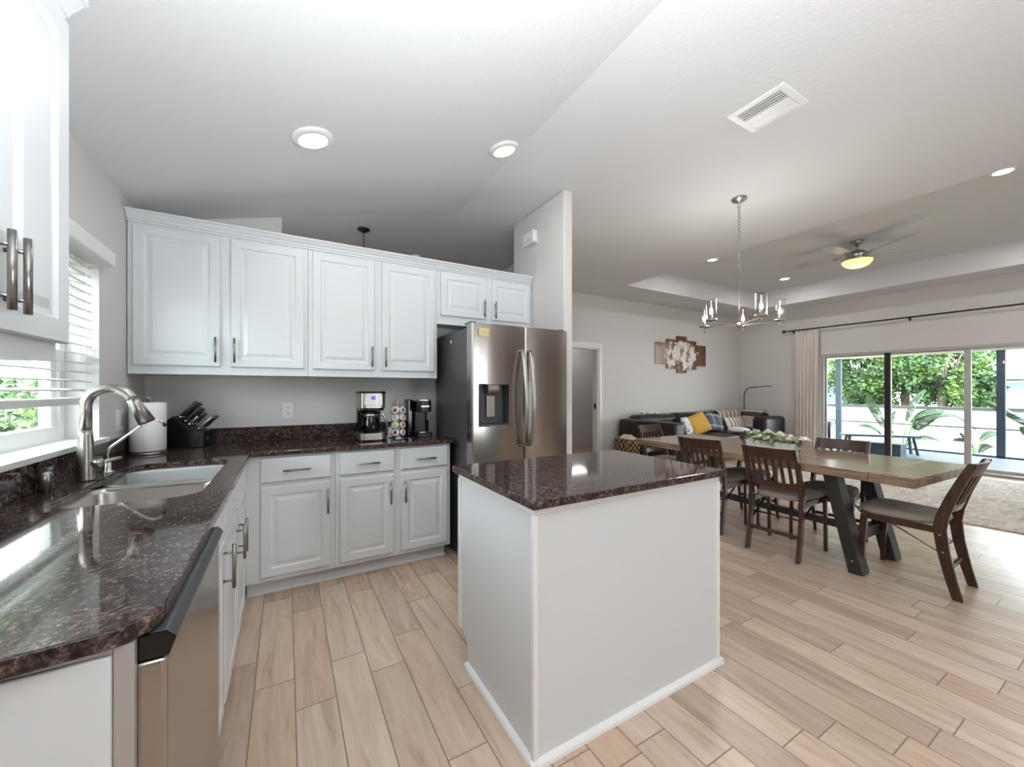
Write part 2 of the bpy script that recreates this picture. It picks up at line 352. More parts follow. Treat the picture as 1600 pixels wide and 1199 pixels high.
# left wall with the window opening
WY0, WY1, WZ0, WZ1 = 1.72, 2.765, 1.045, 1.945
b = MB(); b.box(XL-.2, YS, 0, XL, WY0, 2.6); b.box(XL-.2, WY1, 0, XL, 9.1, 3.0); b.box(XL-.2, WY0, 0, XL, WY1, WZ0); b.box(XL-.2, WY0, WZ1, XL, WY1, 2.6)
struct(b.build('wall_left', M['wall']))
b = MB(); b.prism([(XL, 0), (-.03, 0), (-.03, 2.625), (XL, 2.425)], 'y', YB, YB+.11); b.box(-.03, YB, 0, PX1, YB+.11, 2.28)
struct(b.build('wall_back', M['wall']))
struct(MB().box(PX0, PY, 0, PX1, YB, ZC).build('wall_partition', M['wall'], bevel=.012, seg=3))
b = MB(); b.box(PX1, YB, 0, 2.75, YB+.1, ZC); b.box(2.65, YB+.1, 0, 2.75, YF+.1, ZC); b.box(2.65, YF+.1, 0, 2.75, 9.0, ZC)
struct(b.build('wall_hall', M['wall']))
# far wall of the living room with the cased opening
DX0, DX1, DZ = 4.0, 4.86, 2.045
b = MB(); b.box(2.75, YF, 0, DX0, YF+.12, ZC); b.box(DX1, YF, 0, XR+.15, YF+.12, ZC+.02); b.box(DX0, YF, DZ, DX1, YF+.12, ZC)
struct(b.build('wall_far', M['wall']))
b = MB(); b.box(2.75, 6.9, 0, 6.2, 7.0, 2.6); b.box(6.1, YF+.12, 0, 6.2, 6.9, 2.6); b.box(2.75, YF+.12, 2.5, 6.1, 6.9, 2.6)
struct(b.build('wall_corridor', M['wall']))
b = MB(); b.box(XL, 9.0, 0, 2.75, 9.1, ZC)
struct(b.build('wall_foyer', M['wall']))
d1 = struct(thing('door_1', 'white cased doorway in the far wall beside the fridge', 'doorway', (DX0, YF, 0)))
b = MB()
for x0, x1 in ((DX0-.085, DX0), (DX1, DX1+.085)):
    b.box(x0, YF-.018, 0, x1, YF, DZ+.085); b.box(x0+.012, YF-.026, 0, x1-.03, YF-.018, DZ+.06)
b.box(DX0, YF-.018, DZ, DX1, YF, DZ+.085); b.box(DX0-.03, YF-.026, DZ+.03, DX1+.03, YF-.018, DZ+.073)
b.build('casing', M['trim'], d1, bevel=.004)
b = MB(); b.box(DX0, YF, 0, DX0+.02, YF+.12, DZ); b.box(DX1-.02, YF, 0, DX1, YF+.12, DZ); b.box(DX0, YF, DZ-.02, DX1, YF+.12, DZ); b.build('jamb', M['trim'], d1)
MB().box(DX1-.024, YF+.03, .95, DX1-.02, YF+.08, 1.05).build('strike_plate', M['bronze'], d1)
d = bpy.data.lights.new('corridor_fill', 'POINT'); d.energy = 6; d.color = (.92, .96, 1); d.shadow_soft_size = .2; o = bpy.data.objects.new('corridor_fill', d); C.objects.link(o); o.location = (5.2, 6.3, 2.3)  # unseen fill light, added to lift the dark corridor
# right wall with the sliding door opening
SY0, SY1, SZ = -.95, 3.70, 1.99
b = MB(); b.box(XR, SY1, 0, XR+.15, YF, ZC+.02); b.box(XR, SY0, SZ, XR+.15, SY1, ZC+.02); b.box(XR, YS, 0, XR+.15, SY0, ZC+.02)
struct(b.build('wall_right', M['wall']))
# wall behind the camera, unseen opening shaped for a streak in the fridge door
b = MB(); b.box(XL-.2, YS-.15, 0, XR+.15, YS, .3); b.box(XL-.2, YS-.15, 2.1, XR+.15, YS, 3.1)
for x0, x1 in ((XL-.2, 2.4), (2.8, XR+.15)): b.box(x0, YS-.15, .3, x1, YS, 2.1)
struct(b.build('wall_rear', M['walldark']))
b = MB(); b.box(4.95, YF-.016, 0, XR, YF, .11); b.box(2.75, YF-.016, 0, DX0-.09, YF, .11); struct(b.build('baseboard_far', M['trim'], bevel=.004))
b = MB(); b.box(XR-.016, SY1+.08, 0, XR, YF-.016, .11); struct(b.build('baseboard_right', M['trim'], bevel=.004))
b = MB(); b.box(PX0-.016, PY-.016, 0, PX1+.016, PY, .11); b.box(PX1, PY, 0, PX1+.016, YB, .11); struct(b.build('baseboard_partition', M['trim'], bevel=.004))

# ---- kitchen window: frame, panes, blind
w1 = struct(thing('window_1', 'white kitchen window over the sink', 'window', (XL, (WY0+WY1)/2, WZ0)))
b = MB(); fx0, fx1 = XL-.17, XL-.12
b.box(fx0, WY0, WZ0, fx1, WY0+.055, WZ1); b.box(fx0, WY1-.055, WZ0, fx1, WY1, WZ1); b.box(fx0, WY0+.055, WZ0, fx1, WY1-.055, WZ0+.075); b.box(fx0, WY0+.055, WZ1-.055, fx1, WY1-.055, WZ1)
b.box(fx0, WY0+.055, 1.44, fx1+.01, WY1-.055, 1.485)
b.box(fx0, WY1-.11, WZ0+.075, fx1-.01, WY1-.055, 1.44); b.build('window_frame', M['trim'], w1, bevel=.004)
MB().box(XL-.15, WY0+.05, WZ0+.07, XL-.146, WY1-.05, WZ1-.05).build('pane', M['pane'], w1)
b = MB(); b.box(XL-.12, WY0, WZ0, XL-.001, WY1, WZ0+.004); b.box(XL-.004, WY0-.03, WZ0-.019, XL+.032, WY1+.03, WZ0+.004); b.build('window_sill', M['trim'], w1, bevel=.004, seg=3)
bl = thing('window_blind', 'white horizontal slat blind half raised over the kitchen sink', 'blind', (XL-.05, (WY0+WY1)/2, 1.2))
MB().box(XL-.055, WY0-.03, 1.925, XL+.055, WY1+.03, 2.0).build('valance', M['trim'], bl, bevel=.01, seg=3)
for k in range(15):
    z = 1.9-.0435*k
    b = MB(); p = [(XL-.077, z+.006), (XL-.05, z+.003), (XL-.023, z-.004)]
    b.grid(3, 2, lambda u, v: (p[round(u*2)][0], WY0+.012+v*(WY1-WY0-.024), p[round(u*2)][1]))
    b.build('slat', M['trim'], bl, solid=.0028)
MB().box(XL-.08, WY0+.012, 1.222, XL-.02, WY1-.012, 1.255).build('bottom_rail', M['trim'], bl, bevel=.005)
for yy in (WY0+.2, WY1-.1):
    MB().tube([(XL-.014, yy, 1.93), (XL-.014, yy, 1.24)], .0014, 6).build('ladder_cord', M['trim'], bl)

# ---- sliding door
sdn = struct(thing('door_2', 'wide sliding glass door onto the patio', 'sliding door', (XR+.07, (SY0+SY1)/2, 0)))
b = MB(); b.box(XR+.002, SY1-.045, 0, XR+.148, SY1, SZ); b.box(XR+.002, SY0, 0, XR+.148, SY0+.045, SZ); b.box(XR+.002, SY0+.045, SZ-.03, XR+.148, SY1-.045, SZ); b.box(XR+.002, SY0+.045, 0, XR+.148, SY1-.045, .025)
b.build('door_frame', M['alum'], sdn, bevel=.003)
seams = [SY1-.045, 2.715, 1.77, .82, -.1, SY0+.045]
for k in range(5):
    y1, y0 = seams[k], seams[k+1]; xo = XR+.05+(k % 2)*.04
    b = MB(); mm = M['bronzealum'] if k == 0 else M['alum']
    b.box(xo, y0, .03, xo+.03, y0+.055, SZ-.035); b.box(xo, y1-.03, .03, xo+.03, y1+.02 if k else y1, SZ-.035); b.box(xo, y0+.055, .03, xo+.03, y1-.03, .09); b.box(xo, y0+.055, SZ-.07, xo+.03, y1-.03, SZ-.035)
    f = b.build('sash', M['alum'], sdn, bevel=.003)
    MB().box(xo+.012, y0+.05, .085, xo+.016, y1-.025, SZ-.065).build('pane', M['pane'], f)
MB().box(XR+.04, 2.685, .03, XR+.05, 2.765, SZ-.035).build('meeting_stile', M['bronzealum'], sdn)

# ================================================================== KITCHEN
RAISED = [(.0, .004), (.004, 0), (.052, 0), (.060, .007), (.072, .007), (.092, .001), (.094, .001)]
FLATD = [(.0, .004), (.004, 0), (.012, 0)]
def Mx(x, y, z): return Matrix.Translation((x, y, z))                                  # faces -y
def MxR(x, y, z): return Matrix.Translation((x, y, z)) @ Matrix.Rotation(PI/2, 4, 'Z')  # faces +x, runs along +y
def pull(parent, a, b, out, r=.0062):
    """bar pull from a to b standing off along out"""
    a, b, out = Vector(a), Vector(b), Vector(out); t = (b-a)
    m = MB(); m.tube([a+out, b+out], r, 12)
    for f in (.18, .82): m.tube([a+t*f, a+t*f+out], r*.7, 8)
    return m.build('handle', M['pull'], parent)
YU = 3.155
def upper(name, label, x0, x1, z0, z1, doors, hz, side=()):
    t = thing(name, label, 'cabinet', ((x0+x1)/2, (YU+YB)/2, z0), group='wall cabinets over the back worktop')
    b = MB(); b.box(x0, YU, z0+.02, x1, YB, z1); b.box(x0, YU, z0, x1, YU+.02, z0+.02); b.box(x0, YU+.02, z0, x0+.018, YB, z0+.02); b.box(x1-.018, YU+.02, z0, x1, YB, z0+.02)
    b.build('body', M['white'], t)
    for (a, c, hx, za) in doors:
        d = MB().door(c-a, 2.279-za, .02, RAISED, Mx(a, YU-.021, za)).build('door', M['white'], t)
        pull(d, (hx, YU-.02, hz[0]), (hx, YU-.02, hz[1]), (0, -.032, 0))
    return t
upper('wall_cabinet', 'white two-door wall cabinet in the corner left of the others, above the knife block', XL+.005, .135, 1.389, 2.31, [(-.79, -.369, -.39, 1.442), (-.314, .11, -.291, 1.442)], (1.468, 1.628))
upper('wall_cabinet', 'white two-door wall cabinet above the coffee maker', .137, 1.09, 1.389, 2.31, [(.163, .588, .567, 1.442), (.643, 1.065, .668, 1.442)], (1.468, 1.62))
upper('wall_cabinet', 'short white two-door wall cabinet over the fridge', 1.092, 2.025, 1.845, 2.31, [(1.118, 1.542, 1.514, 1.918), (1.595, 1.998, 1.622, 1.918)], (1.93, 2.08))
# crown moulding on top
b = MB(); prof = [(YU-.001-o, z) for o, z in [(0, 2.295), (.010, 2.295), (.012, 2.305), (.020, 2.309), (.022, 2.318), (.034, 2.332), (.042, 2.345), (.050, 2.348), (.050, 2.360), (-.06, 2.360), (-.06, 2.312), (0, 2.312)]]
b.prism(prof, 'x', XL+.004, 2.026); tag(b.build('crown_molding', M['white']), 'long white crown moulding along the top of the back wall cabinets', 'moulding')

# base cabinets of the back run
YC = 2.877
def base_back(label, x0, x1, drawers, doors, inset=.02):
    t = thing('base_cabinet', label, 'cabinet', ((x0+x1)/2, 3.18, 0), group='base cabinets under the back worktop')
    b = MB(); b.box(x0, YC, .1, x1, YB-.005, .883); b.build('body', M['white'], t)
    b = MB(); b.box(x0, YC+.075, 0, x1-inset, YC+.095, .1); b.prism([(YC+.075, 0), (YC+.058, 0), (YC+.060, .010), (YC+.066, .016), (YC+.075, .018)], 'x', x0, x1-inset); b.build('toe_kick', M['white'], t)
    for a, c in drawers:
        d = MB().door(c-a, .148, .02, FLATD, Mx(a, YC-.021, .718)).build('drawer', M['white'], t)
        m_ = (a+c)/2; pull(d, (m_-.077, YC-.02, .787), (m_+.077, YC-.02, .787), (0, -.032, 0))
    for a, c, hx in doors:
        d = MB().door(c-a, .56, .02, RAISED, Mx(a, YC-.021, .130)).build('door', M['white'], t)
        pull(d, (hx, YC-.02, .484), (hx, YC-.02, .643), (0, -.032, 0))
base_back('white base cabinet with one drawer over one door, next to the inner corner', -.213, .285, [(-.136, .257)], [(-.136, .257, .239)], -.0015)
base_back('white base cabinet with two drawers over two doors, next to the fridge', .287, 1.10, [(.312, .669), (.721, 1.074)], [(.312, .669, .644), (.721, 1.074, .748)])

# sink run, facing +x
XC = -.213
def base_left(name, label, y0, y1, drawers, doors, hollow=False):
    t = thing(name, label, 'cabinet', ((XL+XC)/2, (y0+y1)/2, 0), group='base cabinets of the sink run')
    b = MB()
    if hollow:
        b.box(XL+.03, y0, .1, XC, y1, .12); b.box(XC-.02, y0, .12, XC, y1, .883); b.box(XL+.03, y0, .12, XC-.02, y0+.018, .883); b.box(XL+.03, y1-.018, .12, XC-.02, y1, .883); b.box(XL+.03, y0+.018, .12, XL+.04, y1-.018, .883)
    else: b.box(XL+.03, y0, .1, XC, y1, .883)
    b.build('body', M['white'], t)
    MB().box(XC-.095, y0, 0, XC-.075, y1, .1).build('toe_kick', M['white'], t)
    for a, c in drawers: MB().door(c-a, .112, .02, FLATD, MxR(XC+.021, a, .762)).build('drawer_front', M['white'], t)
    for a, c, hy, hz in doors:
        d = MB().door(c-a, .62, .02, RAISED, MxR(XC+.021, a, .130)).build('door', M['white'], t)
        pull(d, (XC+.02, hy, hz), (XC+.02, hy, hz+.155), (.032, 0, 0))
base_left('narrow_cabinet', 'narrow white base cabinet between dishwasher and sink cabinet', 1.472, 1.76, [(1.49, 1.742)], [(1.49, 1.742, 1.712, .585)])
base_left('sink_cabinet', 'white double-door base cabinet under the sink', 1.762, 2.60, [(1.785, 2.575)], [(1.785, 2.172, 2.13, .535), (2.19, 2.575, 2.235, .53)], True)
t = thing('corner_cabinet', 'plain white corner base cabinet behind the inner corner', 'cabinet', (-.5, 3.0, 0))
b = MB(); b.box(XL+.03, 2.602, .1, XC, YC-.004, .883); b.box(XL+.03, YC-.004, .1, XC-.002, YB-.02, .883); b.build('body', M['white'], t)
MB().box(XC-.095, 2.602, 0, XC-.075, YC+.09, .1).build('toe_kick', M['white'], t)

# dishwasher
t = thing('dishwasher', 'stainless dishwasher with dark control strip at the near end of the sink run', 'dishwasher', (-.4, 1.16, 0))
b = MB(); b.box(XL+.06, .868, .1, -.232, 1.466, .875); b.build('tub', M['darksteel'], t)
MB().box(-.232, .868, .115, -.175, 1.466, .838).build('door', M['steel'], t, bevel=.008, seg=3)
b = MB(); P = [(-.232, .842), (-.172, .842), (-.163, .868), (-.176, .882), (-.232, .882)]
b.prism(P, 'y', .874, 1.46); b.build('control_panel', M['ctrl'], t, bevel=.003)
MB().prism(P, 'y', .868, .873).build('end_cap', M['blackgloss'], t)
MB().prism([(-.170, .853), (-.1675, .860), (-.1665, .8598), (-.169, .8525)], 'y', 1.23, 1.30).build('badge', M['nickel'], t)
b = MB(); b.box(-.33, .87, 0, -.31, 1.465, .1); b.build('kick_plate', M['black'], t)
# end panel
t = thing('end_panel', 'white panel closing the near end of the sink run', 'panel', (-.5, .858, 0))
MB().box(XL+.005, .847, .0, -.238, .866, .872).build('panel', M['white'], t, bevel=.003)
MB().box(-.237, .853, .0, -.212, .866, .883).build('stile', M['alum'], t)
MB().box(XL+.005, .853, .873, -.238, .866, .883).build('top_rail', M['alum'], t)

# ---- countertops
def evaluated(o):
    dg = bpy.context.evaluated_depsgraph_get(); me = bpy.data.meshes.new_from_object(o.evaluated_get(dg)); o.modifiers.clear(); o.data = me
def rrect(x0, y0, x1, y1, r, k=6):
    P = []
    for cx_, cy_, a0 in ((x1-r, y1-r, 0), (x0+r, y1-r, 90), (x0+r, y0+r, 180), (x1-r, y0+r, 270)):
        for i in range(k+1):
            a = math.radians(a0+90*i/k); P.append((cx_+r*math.cos(a), cy_+r*math.sin(a)))
    return P
ct = thing('countertop', 'L-shaped dark speckled granite worktop around the sink and back wall', 'worktop', (-.3, 2.6, .884))
near = [(-.812, .806), (-.345, .828), (-.232, .842), (-.196, .872), (-.185, .91)]
poly = near+[(-.185, 2.83), (-.179, 2.84), (1.13, 2.84), (1.137, 2.847), (1.137, 3.498), (-.812, 3.498)]
slab = MB().prism(poly, 'z', .884, .914).build('slab', M['granite'], ct)
SKX0, SKX1, SKY0, SKY1 = -.672, -.272, 1.79, 2.66
cu = MB().prism(rrect(SKX0, SKY0, SKX1, SKY1, .09), 'z', .8, 1.0).build('cut', M['granite'])
bo = slab.modifiers.new('hole', 'BOOLEAN'); bo.object = cu; bo.operation = 'DIFFERENCE'; bo.solver = 'EXACT'
bpy.context.view_layer.update(); evaluated(slab); bpy.data.objects.remove(cu, do_unlink=True)
bv = slab.modifiers.new('bevel', 'BEVEL'); bv.width = .006; bv.segments = 3; bv.limit_method = 'ANGLE'; bv.angle_limit = math.radians(40)
b = MB(); b.box(XL+.001, .83, .914, XL+.02, YB-.002, 1.026); b.box(XL+.02, YB-.02, .914, 1.125, YB-.001, 1.018); b.build('backsplash', M['granite'], ct, bevel=.002)
# ---- sink
t = thing('sink', 'stainless double-bowl undermount sink below the window', 'sink', (-.47, 2.22, .70))
def bowl(x0, y0, x1, y1, depth):
    b = MB(); b.smooth = True; zt = .8835; L = []
    for ins, z, r in ((-.012, zt, .075), (0, zt, .07), (.006, zt-.02, .07), (.014, zt-depth+.05, .07), (.03, zt-depth+.012, .06), (.07, zt-depth, .05)):
        L.append([(p[0], p[1], z) for p in rrect(x0+ins, y0+ins, x1-ins, y1-ins, r)])
    k = len(L[0]); vs = [p for l in L for p in l]
    fs = [(i*k+j, i*k+(j+1) % k, (i+1)*k+(j+1) % k, (i+1)*k+j) for i in range(len(L)-1) for j in range(k)]; fs.append([(len(L)-1)*k+j for j in range(k)])
    b.add(vs, fs); return b
bowl(SKX0-.005, SKY0-.005, SKX1+.005, 2.255, .20).build('bowl', M['sinksteel'], t, solid=.003)
bowl(SKX0-.005, 2.285, SKX1+.005, SKY1+.005, .17).build('bowl', M['sinksteel'], t, solid=.003)
MB().box(SKX0, 2.238, .868, SKX1, 2.302, .8826).build('divider', M['sinksteel'], t, bevel=.006, seg=3)
for yc in (2.02, 2.47): MB().lathe([(.001, .712), (.035, .714), (.042, .719)], (-.47, yc, 0 if yc < 2.2 else .03-.001), 20).build('drain', M['chrome'], t)
# ---- faucet
FX, FY = -.722, 2.30
t = thing('faucet', 'tall brushed nickel pull-down faucet behind the sink', 'faucet', (FX, FY, .914))
MB().lathe([(.029, .914), (.029, .92), (.027, .945), (.0275, 1.0), (.0255, 1.06), (.0215, 1.10), (.0205, 1.125)], (FX, FY, 0), 28).build('body', M['nickel'], t)
pts = [(FX, FY, 1.125), (FX, FY, 1.22)]; R = .074
for k in range(15):
    a = PI-PI*k/14*.89; pts.append((FX+R+R*math.cos(a), FY, 1.225+R*math.sin(a)))
ex = Vector(pts[-1]); dr = (Vector(pts[-1])-Vector(pts[-2])).normalized()
MB().tube(pts, .0195, 18).build('spout', M['nickel'], t)
h = MB(); h.tube([ex, ex+dr*.02, ex+dr*.11], [.0205, .022, .031], 18); h.build('spray_head', M['nickel'], t)
MB().tube([ex+dr*.109, ex+dr*.114], [.029, .027], 18).build('spray_face', M['black'], t)
h = MB(); h.lathe([(.0, .0), (.019, 0), (.019, .03), (.0, .034)], (0, 0, 0), 16, 'x'); h.v = [(FX+.02+p[0], FY+p[1], .985+p[2]) for p in h.v]
h.build('handle_hub', M['nickel'], t); MB().tube([(FX+.05, FY, .985), (FX+.062, FY+.015, .99), (FX+.098, FY+.045, .996)], [.008, .0085, .006], 10).build('lever', M['nickel'], t)
# slim filtered-water tap
QX, QY = -.712, 2.49
t = thing('water_tap', 'slim chrome drinking-water tap right of the large faucet', 'tap', (QX, QY, .914))
MB().lathe([(.026, .914), (.026, .918), (.015, .921), (.015, .955), (.009, .962)], (QX, QY, 0), 18).build('base', M['chrome'], t)
pts = [(QX, QY, .955), (QX, QY, 1.0), (QX+.006, QY, 1.02)]
for k in range(6): pts.append((QX+.02+.118*k/5, QY-.015*k/5, 1.035+.105*k/5))
pts += [(QX+.165, QY-.022, 1.152), (QX+.19, QY-.026, 1.146), (QX+.205, QY-.028, 1.128)]
MB().tube(pts, .0055, 10).build('spout', M['chrome'], t)
MB().tube([(QX+.203, QY-.028, 1.132), (QX+.212, QY-.030, 1.118)], .0075, 10).build('nozzle', M['black'], t)
MB().bar((QX, QY, .966), (QX+.02, QY-.05, .968), .012, .006).build('lever', M['black'], t, bevel=.002)
# small chrome cap on the backsplash side
t = MB().lathe([(.017, .914), (.017, .982), (.013, .988), (.0, .989)], (-.772, 2.115, 0), 18).build('air_gap_cap', M['nickel']); tag(t, 'small brushed nickel air gap cap left of the large faucet', 'cap')

# ---- paper towel
px, py = -.71, 3.10
t = thing('paper_towel_holder', 'steel paper towel stand in the corner of the worktop', 'holder', (px, py, .914))
MB().lathe([(.087, .914), (.087, .924), (.08, .929)], (px, py, 0), 32).build('base', M['nickel'], t)
b = MB(); b.lathe([(.008, .929), (.008, 1.232)], (px, py, 0), 12); b.build('post', M['nickel'], t)
MB().lathe([(.008, 1.222), (.016, 1.245), (.017, 1.25), (.0, 1.252)], (px, py, 0), 18).build('finial', M['nickel'], t)
b = MB(); b.lathe([(.02, .931), (.078, .931), (.083, .936), (.083, 1.212), (.078, 1.217), (.02, 1.217), (.02, .931)], (px, py, 0), 40)
tag(b.build('paper_towel_roll', M['paper']), 'full white paper towel roll on the steel stand', 'paper towels')

# ---- knife block
kx, ky, ka = -.555, 3.33, math.radians(-12)
def KM(p): c_, s_ = math.cos(ka), math.sin(ka); q = 1.17; return (kx+q*(p[0]*c_-p[1]*s_), ky+q*(p[0]*s_+p[1]*c_), .914+q*p[2])
t = thing('knife_block', 'black slanted knife block beside the paper towels', 'knife block', (kx, ky, .914))
b = MB(); b.prism([(-.09, 0), (.02, 0), (.02, .10), (.0, .125), (-.055, .178), (-.09, .15)], 'y', -.055, .065); b.v = [KM(p) for p in b.v]; b.build('body', M['black'], t, bevel=.003)
b = MB(); b.prism([(.022, 0), (.085, 0), (.085, .088), (.022, .105)], 'y', -.055, .065); b.v = [KM(p) for p in b.v]; b.build('steak_knife_tier', M['black'], t, bevel=.003)
b = MB(); b.box(.0855, -.012, .035, .0865, .012, .06); b.v = [KM(p) for p in b.v]; b.build('badge', M['nickel'], t)
def knife(label, x, y, z, L, r, ang=48, col='ctrl', grp='knives in the block'):
    d = Vector((math.cos(math.radians(ang)), 0, math.sin(math.radians(ang)))); p = Vector((x, y, z))
    root = thing('knife', label, 'knife', KM(p), 0, grp)
    b = MB(); q = [p+d*.016, p+d*(.016+L*.25), p+d*(.016+L*.6), p+d*(.016+L)]; b.tube([KM(a) for a in q], [r*.8, r, r*.85, r*1.05], 10); b.build('handle', M[col], root)
    b = MB(); b.tube([KM(p+d*.001), KM(p+d*.016)], r*.9, 10); b.build('bolster', M['chrome'], root)
rows = [('top row', -.035, .165), ('middle row', -.012, .143), ('bottom row', .006, .124)]
nm = {0: 'near', 1: 'middle', 2: 'far'}
for ri, (rn, x, z) in enumerate(rows):
    for j, y in enumerate((-.035, .002, .042)):
        if ri == 2 and j == 0: 
            knife('steel-handled kitchen shears pushed into the front slot of the knife block', x, y, z, .055, .011, 48, 'nickel'); continue
        knife(f'black-handled kitchen knife, {nm[j]} slot of the {rn} in the knife block', x, y, z, .105-.012*ri-.006*j, .0125-.001*ri)
for j, y in enumerate((-.042, -.015, .012, .04)):
    knife(f'slim steak knife in the low front tier of the knife block, {("nearest", "second from near", "third from near", "farthest")[j]} slot', .052, y, .098, .085, .0085, 46, 'nickel' if j == 0 else 'ctrl', 'steak knives in the block')

# ---- outlets
def outlet(name, label, c, face):
    t = thing(name, label, 'outlet', c)
    def B(x0, z0, x1, z1, d0, d1):
        b = MB()
        if face == '-y': b.box(c[0]+x0, c[1]-d1, c[2]+z0, c[0]+x1, c[1]-d0, c[2]+z1)
        else: b.box(c[0]+d0, c[1]+x0, c[2]+z0, c[0]+d1, c[1]+x1, c[2]+z1)
        return b
    B(-.036, -.06, .036, .06, 0, .005).build('cover_plate', M['trim'], t, bevel=.002)
    for z in (.021, -.021):
        s_ = B(-.017, z-.015, .017, z+.015, .005, .008).build('socket', M['trim'], t, bevel=.002)
        bb = MB(); 
        for q in (B(-.009, z-.002, -.006, z+.009, .008, .0086), B(.006, z-.002, .009, z+.009, .008, .0086), B(-.003, z-.011, .003, z-.006, .008, .0086)): bb.add(q.v, q.f)
        bb.build('slot', M['black'], s_)
outlet('wall_outlet', 'white double outlet on the back wall between knife block and coffee maker', (.013, YB, 1.135), '-y')
t = thing('wall_outlet', 'white double outlet on the left wall behind the faucet', 'outlet', (XL, 3.04, 1.12))
MB().box(XL, 2.985, 1.06, XL+.006, 3.095, 1.18).build('cover_plate', M['trim'], t, bevel=.002)
MB().box(XL+.006, 3.0, 1.085, XL+.009, 3.035, 1.155).build('rocker_switch', M['trim'], t); MB().box(XL+.006, 3.05, 1.085, XL+.009, 3.083, 1.155).build('socket', M['alum'], t)

# ---- drip coffee maker
qx, qy = .555, 3.11
t = thing('coffee_maker', 'steel and black drip coffee maker with glass carafe on the back worktop', 'coffee maker', (qx, qy, .914))
Z = .914
b = MB(); b.prism(rrect(qx-.092, qy-.10, qx+.092, qy+.14, .03), 'z', Z, Z+.012); b.build('foot', M['blackgloss'], t)
b = MB(); b.prism(rrect(qx-.09, qy-.098, qx+.09, qy+.138, .03), 'z', Z+.012, Z+.058); b.build('warming_base', M['nickel'], t)
MB().box(qx-.085, qy+.06, Z+.058, qx+.085, qy+.135, Z+.245).build('rear_column', M['blackgloss'], t, bevel=.01)
b = MB(); b.prism(rrect(qx-.092, qy-.10, qx+.092, qy+.14, .04), 'z', Z+.245, Z+.352); b.build('brew_head', M['nickel'], t)
b = MB(); b.prism(rrect(qx-.095, qy-.103, qx+.095, qy+.143, .04), 'z', Z+.352, Z+.368); b.build('lid', M['blackgloss'], t, bevel=.004)
b = MB(); b.prism(rrect(qx-.085, qy-.09, qx+.085, qy+.13, .04), 'z', Z+.225, Z+.245); b.build('drip_collar', M['blackgloss'], t)
fp = MB().box(qx-.065, qy-.1045, Z+.265, qx+.065, qy-.1, Z+.34).build('front_panel', M['nickel'], t, bevel=.002)
MB().box(qx-.015, qy-.1065, Z+.306, qx+.015, qy-.1045, Z+.332).build('display', M['screenblue'], t)
for bx in (-.045, .045): MB().box(qx+bx-.007, qy-.107, Z+.275, qx+bx+.007, qy-.1045, Z+.325).build('button', M['trim'], t, bevel=.002)
MB().box(qx-.014, qy-.107, Z+.277, qx+.014, qy-.1045, Z+.287).build('button', M['trim'], t, bevel=.002)
ca = MB(); ca.lathe([(.05, Z+.0585), (.066, Z+.065), (.070, Z+.10), (.062, Z+.15), (.048, Z+.185), (.046, Z+.2)], (qx, qy-.02, 0), 28); ca = ca.build('carafe', M['carafe'], t)
MB().lathe([(.05, Z+.2), (.05, Z+.215), (.02, Z+.222)], (qx, qy-.02, 0), 24).build('carafe_lid', M['black'], ca)
MB().lathe([(.0485, Z+.176), (.051, Z+.186), (.051, Z+.198), (.0485, Z+.2)], (qx, qy-.02, 0), 24).build('carafe_band', M['nickel'], ca)
MB().tube([(qx+.05, qy-.045, Z+.2), (qx+.078, qy-.06, Z+.195), (qx+.1, qy-.07, Z+.15), (qx+.108, qy-.075, Z+.09)], .009, 10).build('carafe_handle', M['nickel'], ca)

# ---- pod carousel and its pods
cx0, cy0 = .772, 3.16
t = thing('pod_carousel', 'chrome wire coffee pod carousel between the two coffee machines', 'rack', (cx0, cy0, Z))
b = MB(); b.lathe([(.07, Z), (.07, Z+.006), (.03, Z+.012), (.01, Z+.014)], (cx0, cy0, 0), 28); b.build('base', M['chrome'], t)
b = MB(); b.tube([(cx0, cy0, Z+.012), (cx0, cy0, Z+.272)], .004, 8); b.lathe([(.0, Z+.268), (.008, Z+.274), (.008, Z+.282), (.0, Z+.288)], (cx0, cy0, 0), 12); b.build('post', M['chrome'], t)
PC = {'brown': (120, 60, 45), 'blue': (70, 96, 160), 'silver': (190, 190, 192), 'gold': (206, 180, 92), 'orange': (224, 116, 62), 'lilac': (190, 168, 198), 'teal': (70, 130, 130), 'red': (176, 78, 60), 'cream': (232, 208, 160), 'green': (110, 140, 80)}
pm = {k: mat('pod_label_'+k, lin(*v), .4) for k, v in PC.items()}
pod = None
tiers = ('bottom', 'second lowest', 'second highest', 'top')
TC = [('brown', 'lilac', 'teal', 'gold', 'green'), ('gold', 'orange', 'silver', 'blue', 'red'), ('silver', 'cream', 'brown', 'teal', 'blue'), ('red', 'blue', 'lilac', 'green', 'cream')]
